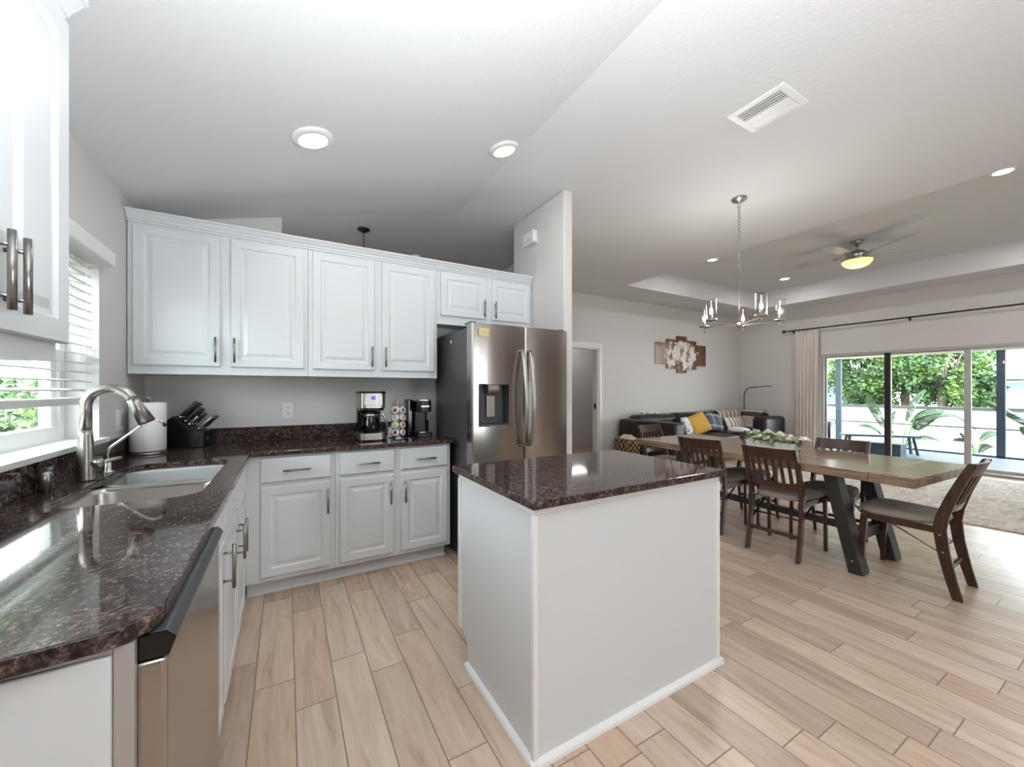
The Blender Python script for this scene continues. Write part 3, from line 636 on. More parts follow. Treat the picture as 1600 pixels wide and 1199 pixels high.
for ti in range(4):
    zc = Z+.045+.058*ti
    b = MB(); ring = [(cx0+.05*math.cos(2*PI*k/24), cy0+.05*math.sin(2*PI*k/24), zc-.027) for k in range(25)]; b.tube(ring, .0018, 6)
    b.tube([(cx0-.05, cy0, zc-.027), (cx0+.05, cy0, zc-.027)], .0015, 6); b.build('ring', M['chrome'], t)
    for k in range(5):
        cn = TC[ti][k]; a = -PI/2-.66+2*PI*k/5
        if pod is None:
            P = thing('coffee_pod', '', 'coffee pod', (0, 0, 0)); pc = MB(); pc.lathe([(.016, -.034), (.019, -.02), (.024, 0), (.0275, .001)], (0, 0, 0), 18, 'x'); pc.build('cup', M['paper'], P, world=False)
            pl_ = MB(); pl_.lathe([(.0, .0035), (.023, .0035), (.028, .002), (.028, .0)], (0, 0, 0), 20, 'x'); pl_.build('lid', M['paper'], P, world=False)
            pl_ = MB(); pl_.lathe([(.0, .0046), (.016, .0046), (.0165, .0034)], (0, 0, 0), 18, 'x'); pl_.build('label', pm[cn], P, world=False); pod = P; q = P
        else: q = dup(pod, (0, 0, 0), 0, '')
        q['group'] = 'coffee pods on the carousel'
        q['label'] = f'white coffee pod with {cn} centre on the {tiers[ti]} tier of the wire carousel'
        q.location = (cx0+.048*math.cos(a), cy0+.048*math.sin(a), zc); q.rotation_euler = (0, math.radians(-14), a)
        for ch in q.children:
            if ch.name.startswith('label'):
                if q is not pod: ch.data = ch.data.copy()
                ch.data.materials[0] = pm[cn]
# ---- single-serve brewer
bx0, by0 = .965, 3.2
t = thing('pod_brewer', 'black single-serve coffee brewer at the fridge end of the back worktop', 'coffee maker', (bx0, by0, Z))
b = MB(); b.prism(rrect(bx0-.058, by0-.13, bx0+.062, by0+.15, .02), 'z', Z, Z+.03); b.build('base', M['black'], t, bevel=.004)
MB().lathe([(.045, Z+.03), (.045, Z+.042), (.038, Z+.044)], (bx0, by0-.08, 0), 20).build('drip_tray', M['nickel'], t)
b = MB(); b.prism(rrect(bx0-.055, by0+.0, bx0+.058, by0+.15, .02), 'z', Z+.03, Z+.235); b.build('column', M['black'], t)
b = MB(); b.prism(rrect(bx0-.056, by0-.12, bx0+.06, by0+.15, .03), 'z', Z+.2, Z+.29); b.build('brew_head', M['blackgloss'], t, bevel=.006)
b = MB(); b.prism(rrect(bx0-.05, by0-.122, bx0+.054, by0-.02, .03), 'z', Z+.285, Z+.305); b.build('lid', M['nickel'], t, bevel=.005)
MB().box(bx0-.10, by0+.02, Z+.0, bx0-.058, by0+.14, Z+.3).build('water_tank', M['blackgloss'], t, bevel=.008)
MB().box(bx0-.03, by0-.1225, Z+.24, bx0+.035, by0-.1195, Z+.253).build('badge', M['nickel'], t)

# ---- refrigerator
x0, x1, yf, yb = 1.15, 2.005, 2.56, 3.36
t = thing('refrigerator', 'stainless side-by-side fridge with water dispenser', 'fridge', ((x0+x1)/2, 2.95, 0))
MB().box(x0+.006, yf+.115, .02, x1-.006, yb, 1.752).build('body', M['darksteel'], t, bevel=.004)
MB().box(x0+.02, yf+.12, 0, x1-.02, yf+.16, .09).build('kick_grille', M['black'], t)
xs = 1.592
def fdoor(a, c, z0, z1, hole=None):
    """slightly bowed door, with an optional opening for the dispenser"""
    us = sorted(set([a, a+.012, c-.012, c]+[a+(c-a)*k/8 for k in range(9)]+([hole[0], hole[1]] if hole else []))); zs_ = sorted([z0, z1]+([hole[2], hole[3]] if hole else []))
    def Y(x): q = (x-(a+c)/2)/((c-a)/2); return yf+.016*q*q+(.006 if abs(q) > .98 else 0)
    b = MB(); b.smooth = True
    for i in range(len(us)-1):
        for j in range(len(zs_)-1):
            if hole and hole[0] <= us[i] < hole[1] and zs_[j] == hole[2]: continue
            b.add([(us[i], Y(us[i]), zs_[j]), (us[i+1], Y(us[i+1]), zs_[j]), (us[i+1], Y(us[i+1]), zs_[j+1]), (us[i], Y(us[i]), zs_[j+1])], [(0, 1, 2, 3)])
    n_ = len(us); b.smooth = False
    for z, o in ((z0, 1), (z1, 0)):
        b.add([(u, Y(u), z) for u in us]+[(c, yf+.105, z), (a, yf+.105, z)], [list(range(n_+2))])
    b.add([(a, Y(a), z0), (a, Y(a), z1), (a, yf+.105, z1), (a, yf+.105, z0), (c, Y(c), z0), (c, Y(c), z1), (c, yf+.105, z1), (c, yf+.105, z0)], [(0, 1, 2, 3), (4, 7, 6, 5), (2, 3, 7, 6)])
    return b
H = (1.205, 1.447, 1.03, 1.332)
def weld(o):
    bm = bmesh.new(); bm.from_mesh(o.data); bmesh.ops.remove_doubles(bm, verts=bm.verts, dist=1e-4); bmesh.ops.recalc_face_normals(bm, faces=bm.faces)
    for e in bm.edges: e.smooth = e.is_manifold and e.calc_face_angle(0) < .4
    bm.to_mesh(o.data); bm.free(); return o
dl = weld(fdoor(x0, xs-.004, .1, 1.775, H).build('door', M['steel'], t)); dr_ = weld(fdoor(xs+.004, x1, .1, 1.775).build('door', M['steel'], t))
b = MB()                                                   # dispenser niche
yn = yf+.085
b.box(H[0]-.002, yn, H[2], H[1]+.002, yn+.006, H[3]); b.box(H[0]-.004, yf+.004, H[2], H[0], yn, H[3]); b.box(H[1], yf+.004, H[2], H[1]+.004, yn, H[3]); b.box(H[0], yf+.002, H[2]-.004, H[1], yn, H[2]+.012); b.box(H[0], yf+.004, H[3], H[1], yn, H[3]+.004)
nb = b.build('dispenser_niche', M['ctrl'], dl)
MB().prism([(yf+.012, 1.332), (yf+.012, 1.29), (yf+.03, 1.268), (yn, 1.262), (yn, 1.332)], 'x', H[0]+.075, H[1]-.075).build('dispenser_spout', M['nickel'], dl, bevel=.004)
MB().box(H[0]+.085, yn-.02, 1.09, H[1]-.085, yn-.014, 1.25).build('dispenser_paddle', M['nickel'], dl, bevel=.003)
for sx_, (cxh, o) in enumerate(((xs-.034, dl), (xs+.034, dr_))):
    b = MB(); pts = []
    for k in range(13):
        q = -1+2*k/12; pts.append((cxh, yf-.012-.058*(1-q*q), 1.228+.362*q))
    b.tube(pts, .015, 12, ry=.012); b.tube([(cxh, yf+.01, .868), pts[0]], .012, 10); b.tube([(cxh, yf+.01, 1.588), pts[-1]], .012, 10); b.build('handle', M['nickel'], o)
for hx in (x0+.03, x1-.03): MB().box(hx-.025, yf+.05, 1.775, hx+.025, yf+.16, 1.79).build('hinge_cover', M['darksteel'], t, bevel=.004)
tag(MB().box(1.197, yf-.004, 1.676, 1.278, yf+.006, 1.739).build('fridge_magnet', M['magnet']), 'small colourful picture magnet high on the left fridge door', 'magnet')
b = MB(); b.lathe([(.0, -.012), (.014, -.012), (.016, -.004), (.016, 0)], (1.156, 2.985, 1.677), 16, 'x'); tag(b.build('round_magnet', M['chrome']), 'small round silver magnet hook on the dark side of the fridge', 'magnet')
# chime box on the partition
t = thing('door_chime', 'small white chime box high on the partition wall above the fridge', 'chime', (PX0, 3.14, 2.67))
MB().box(PX0-.05, 3.055, 2.67, PX0, 3.235, 2.785).build('cover', M['trim'], t, bevel=.006); MB().box(PX0-.052, 3.08, 2.695, PX0-.05, 3.21, 2.70).build('grille', M['alum'], t)

# ---- near wall cabinet left of the window
t = thing('wall_cabinet', 'tall white wall cabinet close to the camera left of the kitchen window', 'cabinet', (-.66, 1.1, 1.36))
X0 = -.521
b = MB(); b.box(XL+.002, .72, 1.365, X0, 1.482, 2.30); b.build('body', M['white'], t)
NEAR = [(0, .004), (.004, 0), (.058, 0), (.066, .008), (.078, .008), (.10, .001), (.102, .001)]
for a, c, hy in ((.745, 1.18, 1.160), (1.186, 1.495, 1.215)):
    d = MB().door(c-a, .85, .02, NEAR, MxR(X0+.021, a, 1.412)).build('door', M['white'], t); pull(d, (X0+.021, hy, 1.448), (X0+.021, hy, 1.606), (.033, 0, 0), .0068)
prof = [(X0+.001+o, z) for o, z in [(0, 2.270), (.010, 2.270), (.012, 2.280), (.020, 2.284), (.022, 2.293), (.036, 2.31), (.046, 2.324), (.056, 2.327), (.056, 2.345), (-.06, 2.345), (-.06, 2.302), (0, 2.302)]]
tag(MB().prism(prof, 'y', .70, 1.497).build('crown_molding', M['white']), 'short white crown moulding on the near wall cabinet left of the window', 'moulding')

# ---- island
t = thing('kitchen_island', 'plain white kitchen island in the foreground', 'island', (1.257, 1.45, 0))
ix0, ix1, iy0, iy1 = .738, 1.775, 1.130, 1.80
b = MB(); b.prism([(iy0, 0), (1.705, 0), (1.705, .10), (1.735, .12), (1.775, .135), (iy1-.001, .135), (iy1-.001, .883), (iy0, .883)], 'x', ix0, ix1); b.build('body', M['white'], t)
b = MB()
b.box(ix0-.008, iy0-.008, .02, ix0+.012, iy0+.012, .86)
b.box(ix1-.012, iy0-.008, .02, ix1+.008, iy0+.012, .86); b.box(ix0-.008, 1.775, .136, ix0+.01, iy1+.004, .86)
b.box(ix0-.006, iy0-.006, .862, ix1+.006, iy1, .883); b.build('corner_trim', M['trim'], t, bevel=.004, seg=3)
q = [(0, 0), (-.022, 0), (-.020, .012), (-.014, .019), (0, .022)]
b = MB(); b.prism([(iy0+y_, z_) for y_, z_ in q], 'x', ix0-.02, ix1+.02); b.prism([(ix0+y_, z_) for y_, z_ in q], 'y', iy0-.02, 1.70); b.prism([(ix1-y_, z_) for y_, z_ in q], 'y', iy0-.02, 1.70); b.build('shoe_molding', M['trim'], t)
for k in range(2): 
    a = ix0+.03+.5*k
    MB().door(.475, .70, .02, RAISED, Matrix.Translation((a+.475, iy1+.02, .155)) @ Matrix.Rotation(PI, 4, 'Z')).build('door', M['white'], t)
tag(MB().box(.717, 1.105, .884, 1.803, 1.848, .914).build('island_countertop', M['granite'], bevel=.006, seg=3), 'square dark speckled granite top of the kitchen island', 'worktop')
# ================================================================== DINING
def T2(root_rot, x, y): pass
tb = thing('dining_table', 'long grey-brown plank dining table on black trestle legs', 'dining table', (3.84, 1.965, 0), math.radians(-2.5))
b = MB(); b.box(-.495, -.915, .69, .495, 1.03, .75); b.build('tabletop', M['tablewood'], tb, bevel=.003, world=False)
for y0, y1 in ((-1.14, -.917), (1.032, 1.14)): MB().box(-.495, y0, .69, .495, y1, .75).build('end_leaf', M['tablewood'], tb, bevel=.003, world=False)
for sy in (-1, 1):
    for x in (-.31, .21):
        b = MB(); yb_ = -.80 if sy < 0 else .80; yt = -.64 if sy < 0 else .64
        b.bar((x, yb_, 0), (x, yt, .689), .105, .085, (0, 1, 0)); b.v = [(p[0], p[1], min(max(p[2], 0), .689)) for p in b.v]
        l = b.build('leg', M['tablebase'], tb, bevel=.003, world=False)
        c_ = MB(); c_.lathe([(.0, .0), (.007, 0), (.006, .004), (.0, .005)], (0, 0, 0), 10, 'x'); c_.v = [(x-.053-p[0], yb_+(.02 if sy < 0 else -.02)+p[1], .09+p[2]) for p in c_.v]; c_.build('bolt', M['nickel'], l, world=False)
    MB().box(-.259, sy*.735-.03, .2, .159, sy*.735+.03, .28).build('crossbar', M['tablebase'], tb, bevel=.003, world=False)
    MB().box(-.31, sy*.645-.04, .64, .21, sy*.645+.04, .689).build('cleat', M['tablebase'], tb, world=False)
MB().box(-.08, -.704, .215, -.02, .704, .265).build('stretcher', M['tablebase'], tb, bevel=.003, world=False)

def make_chair(label, loc, rz):
    t = thing('dining_chair', label, 'chair', loc, rz, 'folding dining chairs around the table')
    path = [(0, 0), (.030, .12), (.062, .28), (.078, .42), (.066, .50), (.030, .62), (-.015, .74), (-.062, .85)]
    for sx in (-1, 1):
        b = MB(); vs = []; n_ = len(path)
        for i, (y, z) in enumerate(path):
            w = [.030, .033, .036, .039, .038, .034, .030, .026][i]
            for dx, dy in ((-.013, -w), (.013, -w), (.013, w), (-.013, w)): vs.append((sx*.178+dx, y+dy*.8+ .0, z))
        fs = [(i*4+k, i*4+(k+1) % 4, (i+1)*4+(k+1) % 4, (i+1)*4+k) for i in range(n_-1) for k in range(4)]+[(0, 3, 2, 1), tuple(range((n_-1)*4, n_*4))]
        b.add(vs, fs); l = b.build('rear_leg', M['darkwood'], t, bevel=.005, world=False)
        q = MB()
        for y, z in ((.062, .28), (.076, .385)):
            k = MB().lathe([(.0, .0), (.006, 0), (.005, .003), (.0, .004)], (0, 0, 0), 10, 'x'); q.add([(sx*(.191+p[0]), y+p[1], z+p[2]) for p in k.v], k.f)
        q.build('bolt', M['nickel'], l, world=False)
        b = MB(); vs = []
        for y, z, w in ((.455, 0, .014), (.452, .2, .017), (.44, .40, .020), (.435, .432, .018)):
            for dx, dy in ((-.013, -w), (.013, -w), (.013, w), (-.013, w)): vs.append((sx*.205+dx, y+dy, z))
        b.add(vs, [(i*4+k, i*4+(k+1) % 4, (i+1)*4+(k+1) % 4, (i+1)*4+k) for i in range(3) for k in range(4)]+[(0, 3, 2, 1), (12, 13, 14, 15)])
        b.build('front_leg', M['darkwood'], t, bevel=.004, world=False)
        MB().bar((sx*.16, .07, .405), (sx*.185, .46, .412), .018, .045).build('side_rail', M['darkwood'], t, bevel=.003, world=False)
        b = MB(); b.bar((sx*.162, .068, .26), (sx*.170, .30, .385), .004, .014, (1, 0, 0)); b.build('brace', M['bronze'], t, world=False)
    def curve(z0, z1, yo0, yo1, th, dip=.022):
        b = MB(); N = 9; vs = []
        for i in range(N):
            x = -.166+.332*i/(N-1); d = dip*(1-(x/.166)**2)
            for (z, yo) in ((z0, yo0), (z1, yo1)):
                vs += [(x, yo-d-th/2, z), (x, yo-d+th/2, z)]
        fs = []
        for i in range(N-1):
            a, c = i*4, (i+1)*4
            fs += [(a, c, c+2, a+2), (a+1, a+3, c+3, c+1), (a+2, c+2, c+3, a+3), (a, a+1, c+1, c)]
        fs += [(0, 2, 3, 1), ((N-1)*4, (N-1)*4+1, (N-1)*4+3, (N-1)*4+2)]
        b.add(vs, fs); return b
    yy = lambda z: .066+(z-.5)*(-.128/.35)
    curve(.76, .847, yy(.76), yy(.847), .022).build('top_rail', M['darkwood'], t, bevel=.004, world=False)
    curve(.525, .575, yy(.525), yy(.575), .020).build('lower_rail', M['darkwood'], t, bevel=.003, world=False)
    for k in range(6):
        x = -.128+.0512*k; d = .022*(1-(x/.166)**2)
        MB().bar((x, yy(.57)-d, .572), (x, yy(.765)-d, .765), .024, .010, (0, 1, 0)).build('slat', M['darkwood'], t, bevel=.002, world=False)
    MB().bar((-.166, .045, .175), (.166, .045, .175), .018, .028).build('stretcher', M['darkwood'], t, bevel=.003, world=False)
    b = MB(); b.tube([(-.17, .07, .30), (.17, .07, .30)], .006, 8); b.build('rear_bar', M['bronze'], t, world=False)
    MB().bar((-.19, .448, .405), (.19, .448, .405), .016, .04).build('front_rail', M['darkwood'], t, bevel=.003, world=False)
    P = []                                                    # seat outline, rounded and wider in front
    for k in range(36):
        a = 2*PI*k/36; ca, sa = math.cos(a), math.sin(a); e = .42
        x = (abs(ca)**e)*(1 if ca > 0 else -1); y = (abs(sa)**e)*(1 if sa > 0 else -1)
        P.append((x*(.192+.03*y)+0, .275+.205*y+.018*(1-x*x)*(1 if y > 0 else 0)))
    b = MB(); b.smooth = True; L = [(.93, .432), (1, .442), (1.0, .458), (.96, .474), (.80, .484), (.45, .489)]
    vs = []
    for s_, z in L: vs += [(x*s_, .275+(y-.275)*s_, z) for x, y in P]
    k = len(P); fs = [(i*k+j, i*k+(j+1) % k, (i+1)*k+(j+1) % k, (i+1)*k+j) for i in range(len(L)-1) for j in range(k)]+[list(range(k))[::-1], [(len(L)-1)*k+j for j in range(k)]]
    b.add(vs, fs); b.build('seat', M['fabric'], t, world=False)
    return t
R90 = PI/2
ch = make_chair('dark wood dining chair with its back to the island, nearest of its side', (3.29, 1.652, 0), -R90+math.radians(4))
dup(ch, (3.34, 2.285, 0), -R90+math.radians(8), 'dark wood dining chair partly hidden behind the right corner of the island top')
dup(ch, (4.27, 1.575, 0), R90+math.radians(4), 'dark wood dining chair across the table, in front of the glass door')
dup(ch, (4.30, 2.27, 0), R90+math.radians(2), 'dark wood dining chair on the far side of the table behind the flowers')
dup(ch, (3.735, .725, 0), math.radians(1), 'dark wood dining chair pulled out at the near table end, seen from the side')
dup(ch, (4.0, 3.42, 0), PI-math.radians(2), 'dark wood dining chair at the far end of the table beside the sofa')

# flower centrepiece
fx, fy, fz = 3.97, 1.985, .7505
t = thing('flower_arrangement', 'low arrangement of pale roses in a whitewashed box on the dining table', 'flowers', (fx, fy, fz))
b = MB(); b.box(fx-.07, fy-.21, fz, fx+.07, fy+.21, fz+.012)
for q in ((fx-.07, fy-.21, fx-.06, fy+.21), (fx+.06, fy-.21, fx+.07, fy+.21), (fx-.06, fy-.21, fx+.06, fy-.20), (fx-.06, fy+.20, fx+.06, fy+.21)): b.box(q[0], q[1], fz+.012, q[2], q[3], fz+.06)
b.build('planter_box', M['trim'], t, bevel=.002); MB().box(fx-.06, fy-.2, fz+.012, fx+.06, fy+.2, fz+.052).build('moss', M['green'], t)
rc = {'cream': mat('cream_petals', lin(248, 241, 228), .7), 'blush': mat('blush_petals', lin(246, 228, 216), .7), 'green': mat('pale_green_petals', lin(224, 234, 204), .7)}
def rose(p, r, m, nm='rose'):
    b = MB(); b.smooth = True
    for ring, (rr, h, n_, op) in enumerate(((.30, .75, 4, .15), (.6, .62, 5, .38), (.92, .42, 6, .75))):
        for k in range(n_):
            a0 = 2*PI*k/n_+ring*.6
            def fn(u, v, a0=a0, rr=rr, h=h, n_=n_, op=op):
                a = a0+(u-.5)*2*PI/n_*1.35; rad = r*rr*(.35+.65*v)*(1+op*.25*v*v); z = r*(-.2+(h+.25)*v-op*.35*v*v*v)
                return (p[0]+rad*math.cos(a), p[1]+rad*math.sin(a), p[2]+z)
            b.grid(5, 4, fn)
    o = b.build(nm, m, t, solid=.0015); return o
rng = random.Random(3)
for k, (dx, dy, dz, r, c_) in enumerate([(-.05, -.16, .115, .036, 'blush'), (-.03, -.10, .13, .036, 'blush'), (-.075, -.0, .115, .03, 'blush'), (-.07, .07, .12, .033, 'cream'), (.0, .15, .15, .036, 'green'), (.01, -.06, .15, .036, 'green'), (.0, .04, .165, .032, 'green'), (.05, .2, .14, .03, 'cream'), (.0, -.27, .125, .032, 'cream'), (.05, -.12, .13, .032, 'cream'), (.05, .06, .15, .034, 'blush'), (.04, -.22, .12, .03, 'blush')]):
    rose((fx+dx, fy+dy, fz+dz-.034), r*1.5, rc[c_])
lf = mat('silver_green_leaves', lin(120, 150, 110), .6); nl = NT(lf); nl.col(nl.ramp(nl.noise(nl.geo(), 30, 2), [(.35, lin(84, 124, 72)), (.65, lin(186, 202, 176))]))
def leaves(b, n_, ctr, rad, size, rng):
    for k in range(n_):
        while True:
            d = Vector((rng.uniform(-1, 1), rng.uniform(-1, 1), rng.uniform(-1, 1)))
            if d.length < 1: break
        p = Vector(ctr)+Vector((d.x*rad[0], d.y*rad[1], d.z*rad[2]))
        a = Vector((rng.gauss(0, 1), rng.gauss(0, 1), rng.gauss(0, .7))).normalized(); c_ = a.cross(Vector((rng.gauss(0, 1), rng.gauss(0, 1), rng.gauss(0, 1)))).normalized()
        L = size*rng.uniform(.7, 1.3); w = L*.3; up = a.cross(c_)*w*.35
        b.add([p, p+a*L*.5+c_*w+up, p+a*L, p+a*L*.5-c_*w+up], [(0, 1, 2), (0, 2, 3)])
b = MB(); leaves(b, 190, (fx-.015, fy-.02, fz+.082), (.105, .26, .055), .055, rng); b.build('foliage', lf, t)

# ================================================================== LIVING ROOM
sf = thing('sofa', 'dark brown leather corner sofa along the far wall', 'sofa', (7.1, 4.9, 0))
def soft(name, x0, y0, z0, x1, y1, z1, bv=.06): return MB().box(x0, y0, z0, x1, y1, z1).build(name, M['leather'], sf, bevel=bv, seg=4, smooth=True)
soft('base', 5.55, 4.25, .05, 8.95, 5.30, .30, .03)
soft('arm', 5.30, 4.08, .02, 5.56, 5.30, .765, .05)
soft('arm', 8.2, 4.22, .02, 8.97, 4.50, .755, .07)
for k in range(3): soft('seat_cushion', 5.58+.87*k, 4.20, .30, 5.58+.87*k+.86, 5.0, .47, .05)
soft('seat_cushion', 8.20, 4.52, .30, 8.70, 5.0, .47, .05)
for k in range(3): soft('back_cushion', 5.52+1.07*k, 4.98, .42, 5.52+1.07*k+1.05, 5.30, .83+.01*(k % 2), .09)
soft('back_cushion', 8.70, 4.52, .42, 8.98, 5.28, .82, .09)
for x in (5.36, 8.9): MB().box(x-.03, 4.3, 0, x+.03, 4.36, .05).build('foot', M['black'], sf)
def pillow(name, label, cat, c_, w, h, th, m, rz, tilt, roll=0):
    def sgn(q): return 1 if q > 0 else -1
    b = MB(); b.smooth = True
    def mk(side):
        def fn(u, v):
            x, y = 2*u-1, 2*v-1; e = max(0, (1-abs(x)**2.6)*(1-abs(y)**2.6))**.55
            pinch = 1-.06*(1-abs(x)**2)*(abs(y)**3); pn2 = 1-.06*(1-abs(y)**2)*(abs(x)**3)
            return (x*w/2*pn2, side*th/2*e, y*h/2*pinch)
        return fn
    b.grid(13, 13, mk(1)); b.grid(13, 13, mk(-1))
    me_o = b.build(name, m, None); off = me_o.location.copy()
    me_o.location = c_; bpy_rot = (tilt, roll, rz); me_o.rotation_euler = bpy_rot
    for v_ in me_o.data.vertices: v_.co = v_.co+off
    bm = bmesh.new(); bm.from_mesh(me_o.data); bmesh.ops.remove_doubles(bm, verts=bm.verts, dist=1e-4); bmesh.ops.recalc_face_normals(bm, faces=bm.faces); bm.to_mesh(me_o.data); bm.free()
    return tag(me_o, label, cat, 'cushions on the sofa')
pillow('throw_pillow', 'mustard yellow square cushion on the sofa', 'cushion', (6.86, 4.76, .64), .60, .42, .17, M['yellow'], 0, math.radians(-26), math.radians(-14))
pillow('throw_pillow', 'blue-grey cushion with a pale check right of the yellow cushion', 'cushion', (7.48, 4.83, .655), .52, .42, .14, M['plaid'], 0, math.radians(-24), math.radians(10))
pillow('throw_pillow', 'grey and white patterned cushion tucked left of the yellow cushion', 'cushion', (6.44, 4.70, .625), .30, .36, .13, M['ikat'], .3, math.radians(-22), 0)
pillow('lumbar_pillow', 'wide cream cushion with dark stripes at the right of the sofa', 'cushion', (8.05, 4.76, .60), .70, .30, .15, M['lumbar'], 0, math.radians(-24), 0)
pillow('throw_pillow', 'plain white cushion lying flat at the front of the sofa seat', 'cushion', (7.52, 4.36, .53), .34, .30, .11, M['paper'], .2, math.radians(90), 0)
# striped throw over the corner of the sofa
def thr(pts, y0, y1, axis='y'):
    b = MB(); n_ = len(pts)
    def fn(u, v):
        i = u*(n_-1); k = min(int(i), n_-2); f = i-k; q = [pts[k][j]*(1-f)+pts[k+1][j]*f for j in range(2)]
        w_ = y0+(y1-y0)*v; wob = .008*math.sin(9*w_+3*u)
        return (q[0], w_, q[1]+wob) if axis == 'y' else (w_, q[0], q[1]+wob)
    b.grid(18, 14, fn); return b
b = thr([(4.90, .50), (4.955, .52), (4.965, .70), (4.99, .83), (5.08, .862), (5.24, .86)], 7.86, 8.66, 'x')
k2 = thr([(8.60, .50), (8.672, .54), (8.68, .72), (8.70, .80), (8.76, .852), (8.92, .85)], 4.56, 4.97, 'y'); b.add(k2.v, k2.f)
tag(b.build('throw_blanket', M['throw'], None, smooth=True, solid=.012), 'cream and brown striped throw draped over the right corner of the sofa', 'blanket')
b = MB(); b.grid(10, 8, lambda u, v: (5.72+.42*u, 5.06+.16*v+.02*math.sin(8*u), .852+.03*math.sin(7*u+4*v)**2)); tag(b.build('cloth', M['paper'], None, smooth=True, solid=.012), 'crumpled white cloth lying on top of the left sofa back', 'cloth')
# floor lamp
t = thing('floor_lamp', 'slim dark floor lamp with a bent arm behind the right corner of the sofa', 'lamp', (9.07, 5.14, 0))
MB().lathe([(.075, 0), (.075, .018), (.015, .024)], (9.07, 5.14, 0), 24).build('base', M['bronze'], t)
pts = [(9.07, 5.14, .02), (9.07, 5.14, 1.15)]+[(9.07, 5.14-.16*(1-math.cos(a)), 1.15+.2*math.sin(a)) for a in [PI/2*k/8 for k in range(1, 9)]]+[(9.07, 4.86, 1.36)]
MB().tube(pts, .010, 10).build('pole', M['bronze'], t); MB().bar((9.07, 4.87, 1.361), (9.07, 4.55, 1.385), .03, .014).build('lamp_head', M['bronze'], t, bevel=.004)
# art
zz = 2.03
for i, (xa, xb, h) in enumerate([(6.345, 6.65, .44), (6.665, 6.97, .60), (6.985, 7.29, .76), (7.305, 7.61, .60), (7.625, 7.93, .44)]):
    o = MB().box(xa, YF-.03, zz-h/2, xb, YF-.001, zz+h/2).build('canvas_panel', M['art'], None, bevel=.003)
    tag(o, ['leftmost short', 'second from left, medium', 'tall middle', 'fourth from left, medium', 'rightmost short'][i]+' panel of the five-part white flower canvas on the far wall', 'picture', 'five-part flower canvas')
# basket with towels
bx, by = 5.18, 4.93
t = thing('wicker_basket', 'brown woven basket beside the left arm of the sofa', 'basket', (bx, by, 0))
b = MB(); b.grid(29, 9, lambda u, v: ((lambda P: (bx-.02+P[0]*(.9+.1*v), by+P[1]*(.9+.1*v), .44*v))((lambda q: (.0, 0) if 0 else q)(((lambda a: (math.copysign(abs(math.cos(a))**.35, math.cos(a))*.12, math.copysign(abs(math.sin(a))**.35, math.sin(a))*.21))(2*PI*u))))))
b.build('body', M['wicker'], t, solid=.012); b = MB(); b.tube([(bx-.02+math.copysign(abs(math.cos(a))**.35, math.cos(a))*.12, by+math.copysign(abs(math.sin(a))**.35, math.sin(a))*.21, .44) for a in [2*PI*k/32 for k in range(33)]], .013, 8); b.build('rim', M['wicker'], t)
MB().box(bx-.12, by-.18, 0, bx+.08, by+.18, .01).build('bottom', M['wicker'], t)
b = MB(); b.smooth = True; b.grid(14, 14, lambda u, v: (bx-.02+(u-.5)*.19, by+(v-.5)*.36, .40+.10*(max(0, 1-abs(2*u-1)**3)*max(0, 1-abs(2*v-1)**3))**.6+.012*math.sin(20*v)))
tag(b.build('folded_blanket', mat('cream_blanket', lin(226, 216, 202), .95), None, solid=.02), 'cream blanket folded inside the woven basket', 'blanket')
# curtain and rod
t = thing('curtain_rod', 'long dark curtain rod above the sliding glass door', 'curtain rod', (XR-.1, 1.7, 2.52))
MB().tube([(XR-.1, 4.30, 2.52), (XR-.1, -1.2, 2.52)], .0125, 12).build('rod', M['bronze'], t)
for y, d in ((4.30, 1), (-1.2, -1)): b = MB(); b.lathe([(.012, 0), (.03, .008), (.034, .03), (.022, .05), (.0, .056)], (0, 0, 0), 16, 'y'); b.v = [(XR-.1+p[0], y+d*p[1], 2.52+p[2]) for p in b.v]; b.build('finial', M['bronze'], t)
for y in (4.18, 2.42, .5, -1.05):
    b = MB(); b.tube([(XR-.1, y, 2.505), (XR-.002, y, 2.505)], .006, 8); b.box(XR-.006, y-.014, 2.47, XR-.001, y+.014, 2.54); b.build('bracket', M['bronze'], t)
cu = thing('curtain', 'pale linen curtain panel gathered at the left end of the rod', 'curtain', (XR-.1, 3.93, 0))
def cf(u, v):
    y = 4.12-.42*u*(.93+.07*v); return (XR-.1+.038*math.sin(u*2*PI*6.5)*(1-.35*v)+.006*math.sin(3*v+u*9), y, .015+2.49*v)
b = MB(); b.grid(105, 14, cf); b.build('panel', M['curtain'], cu, solid=.003)
for k in range(7): b = MB(); y = 4.10-.40*k/6; b.tube([(XR-.1+.019*math.cos(a), y, 2.52+.019*math.sin(a)) for a in [2*PI*q/14 for q in range(15)]], .002, 6); b.build('ring', M['bronze'], cu)
# rug
b = MB(); b.prism([(5.80, -1.0), (8.75, -1.0), (8.75, 3.35), (5.62, 3.35), (5.68, 1.6)], 'z', .001, .012); tag(b.build('area_rug', M['rug']), 'beige abstract area rug between the dining table and the glass door', 'rug')

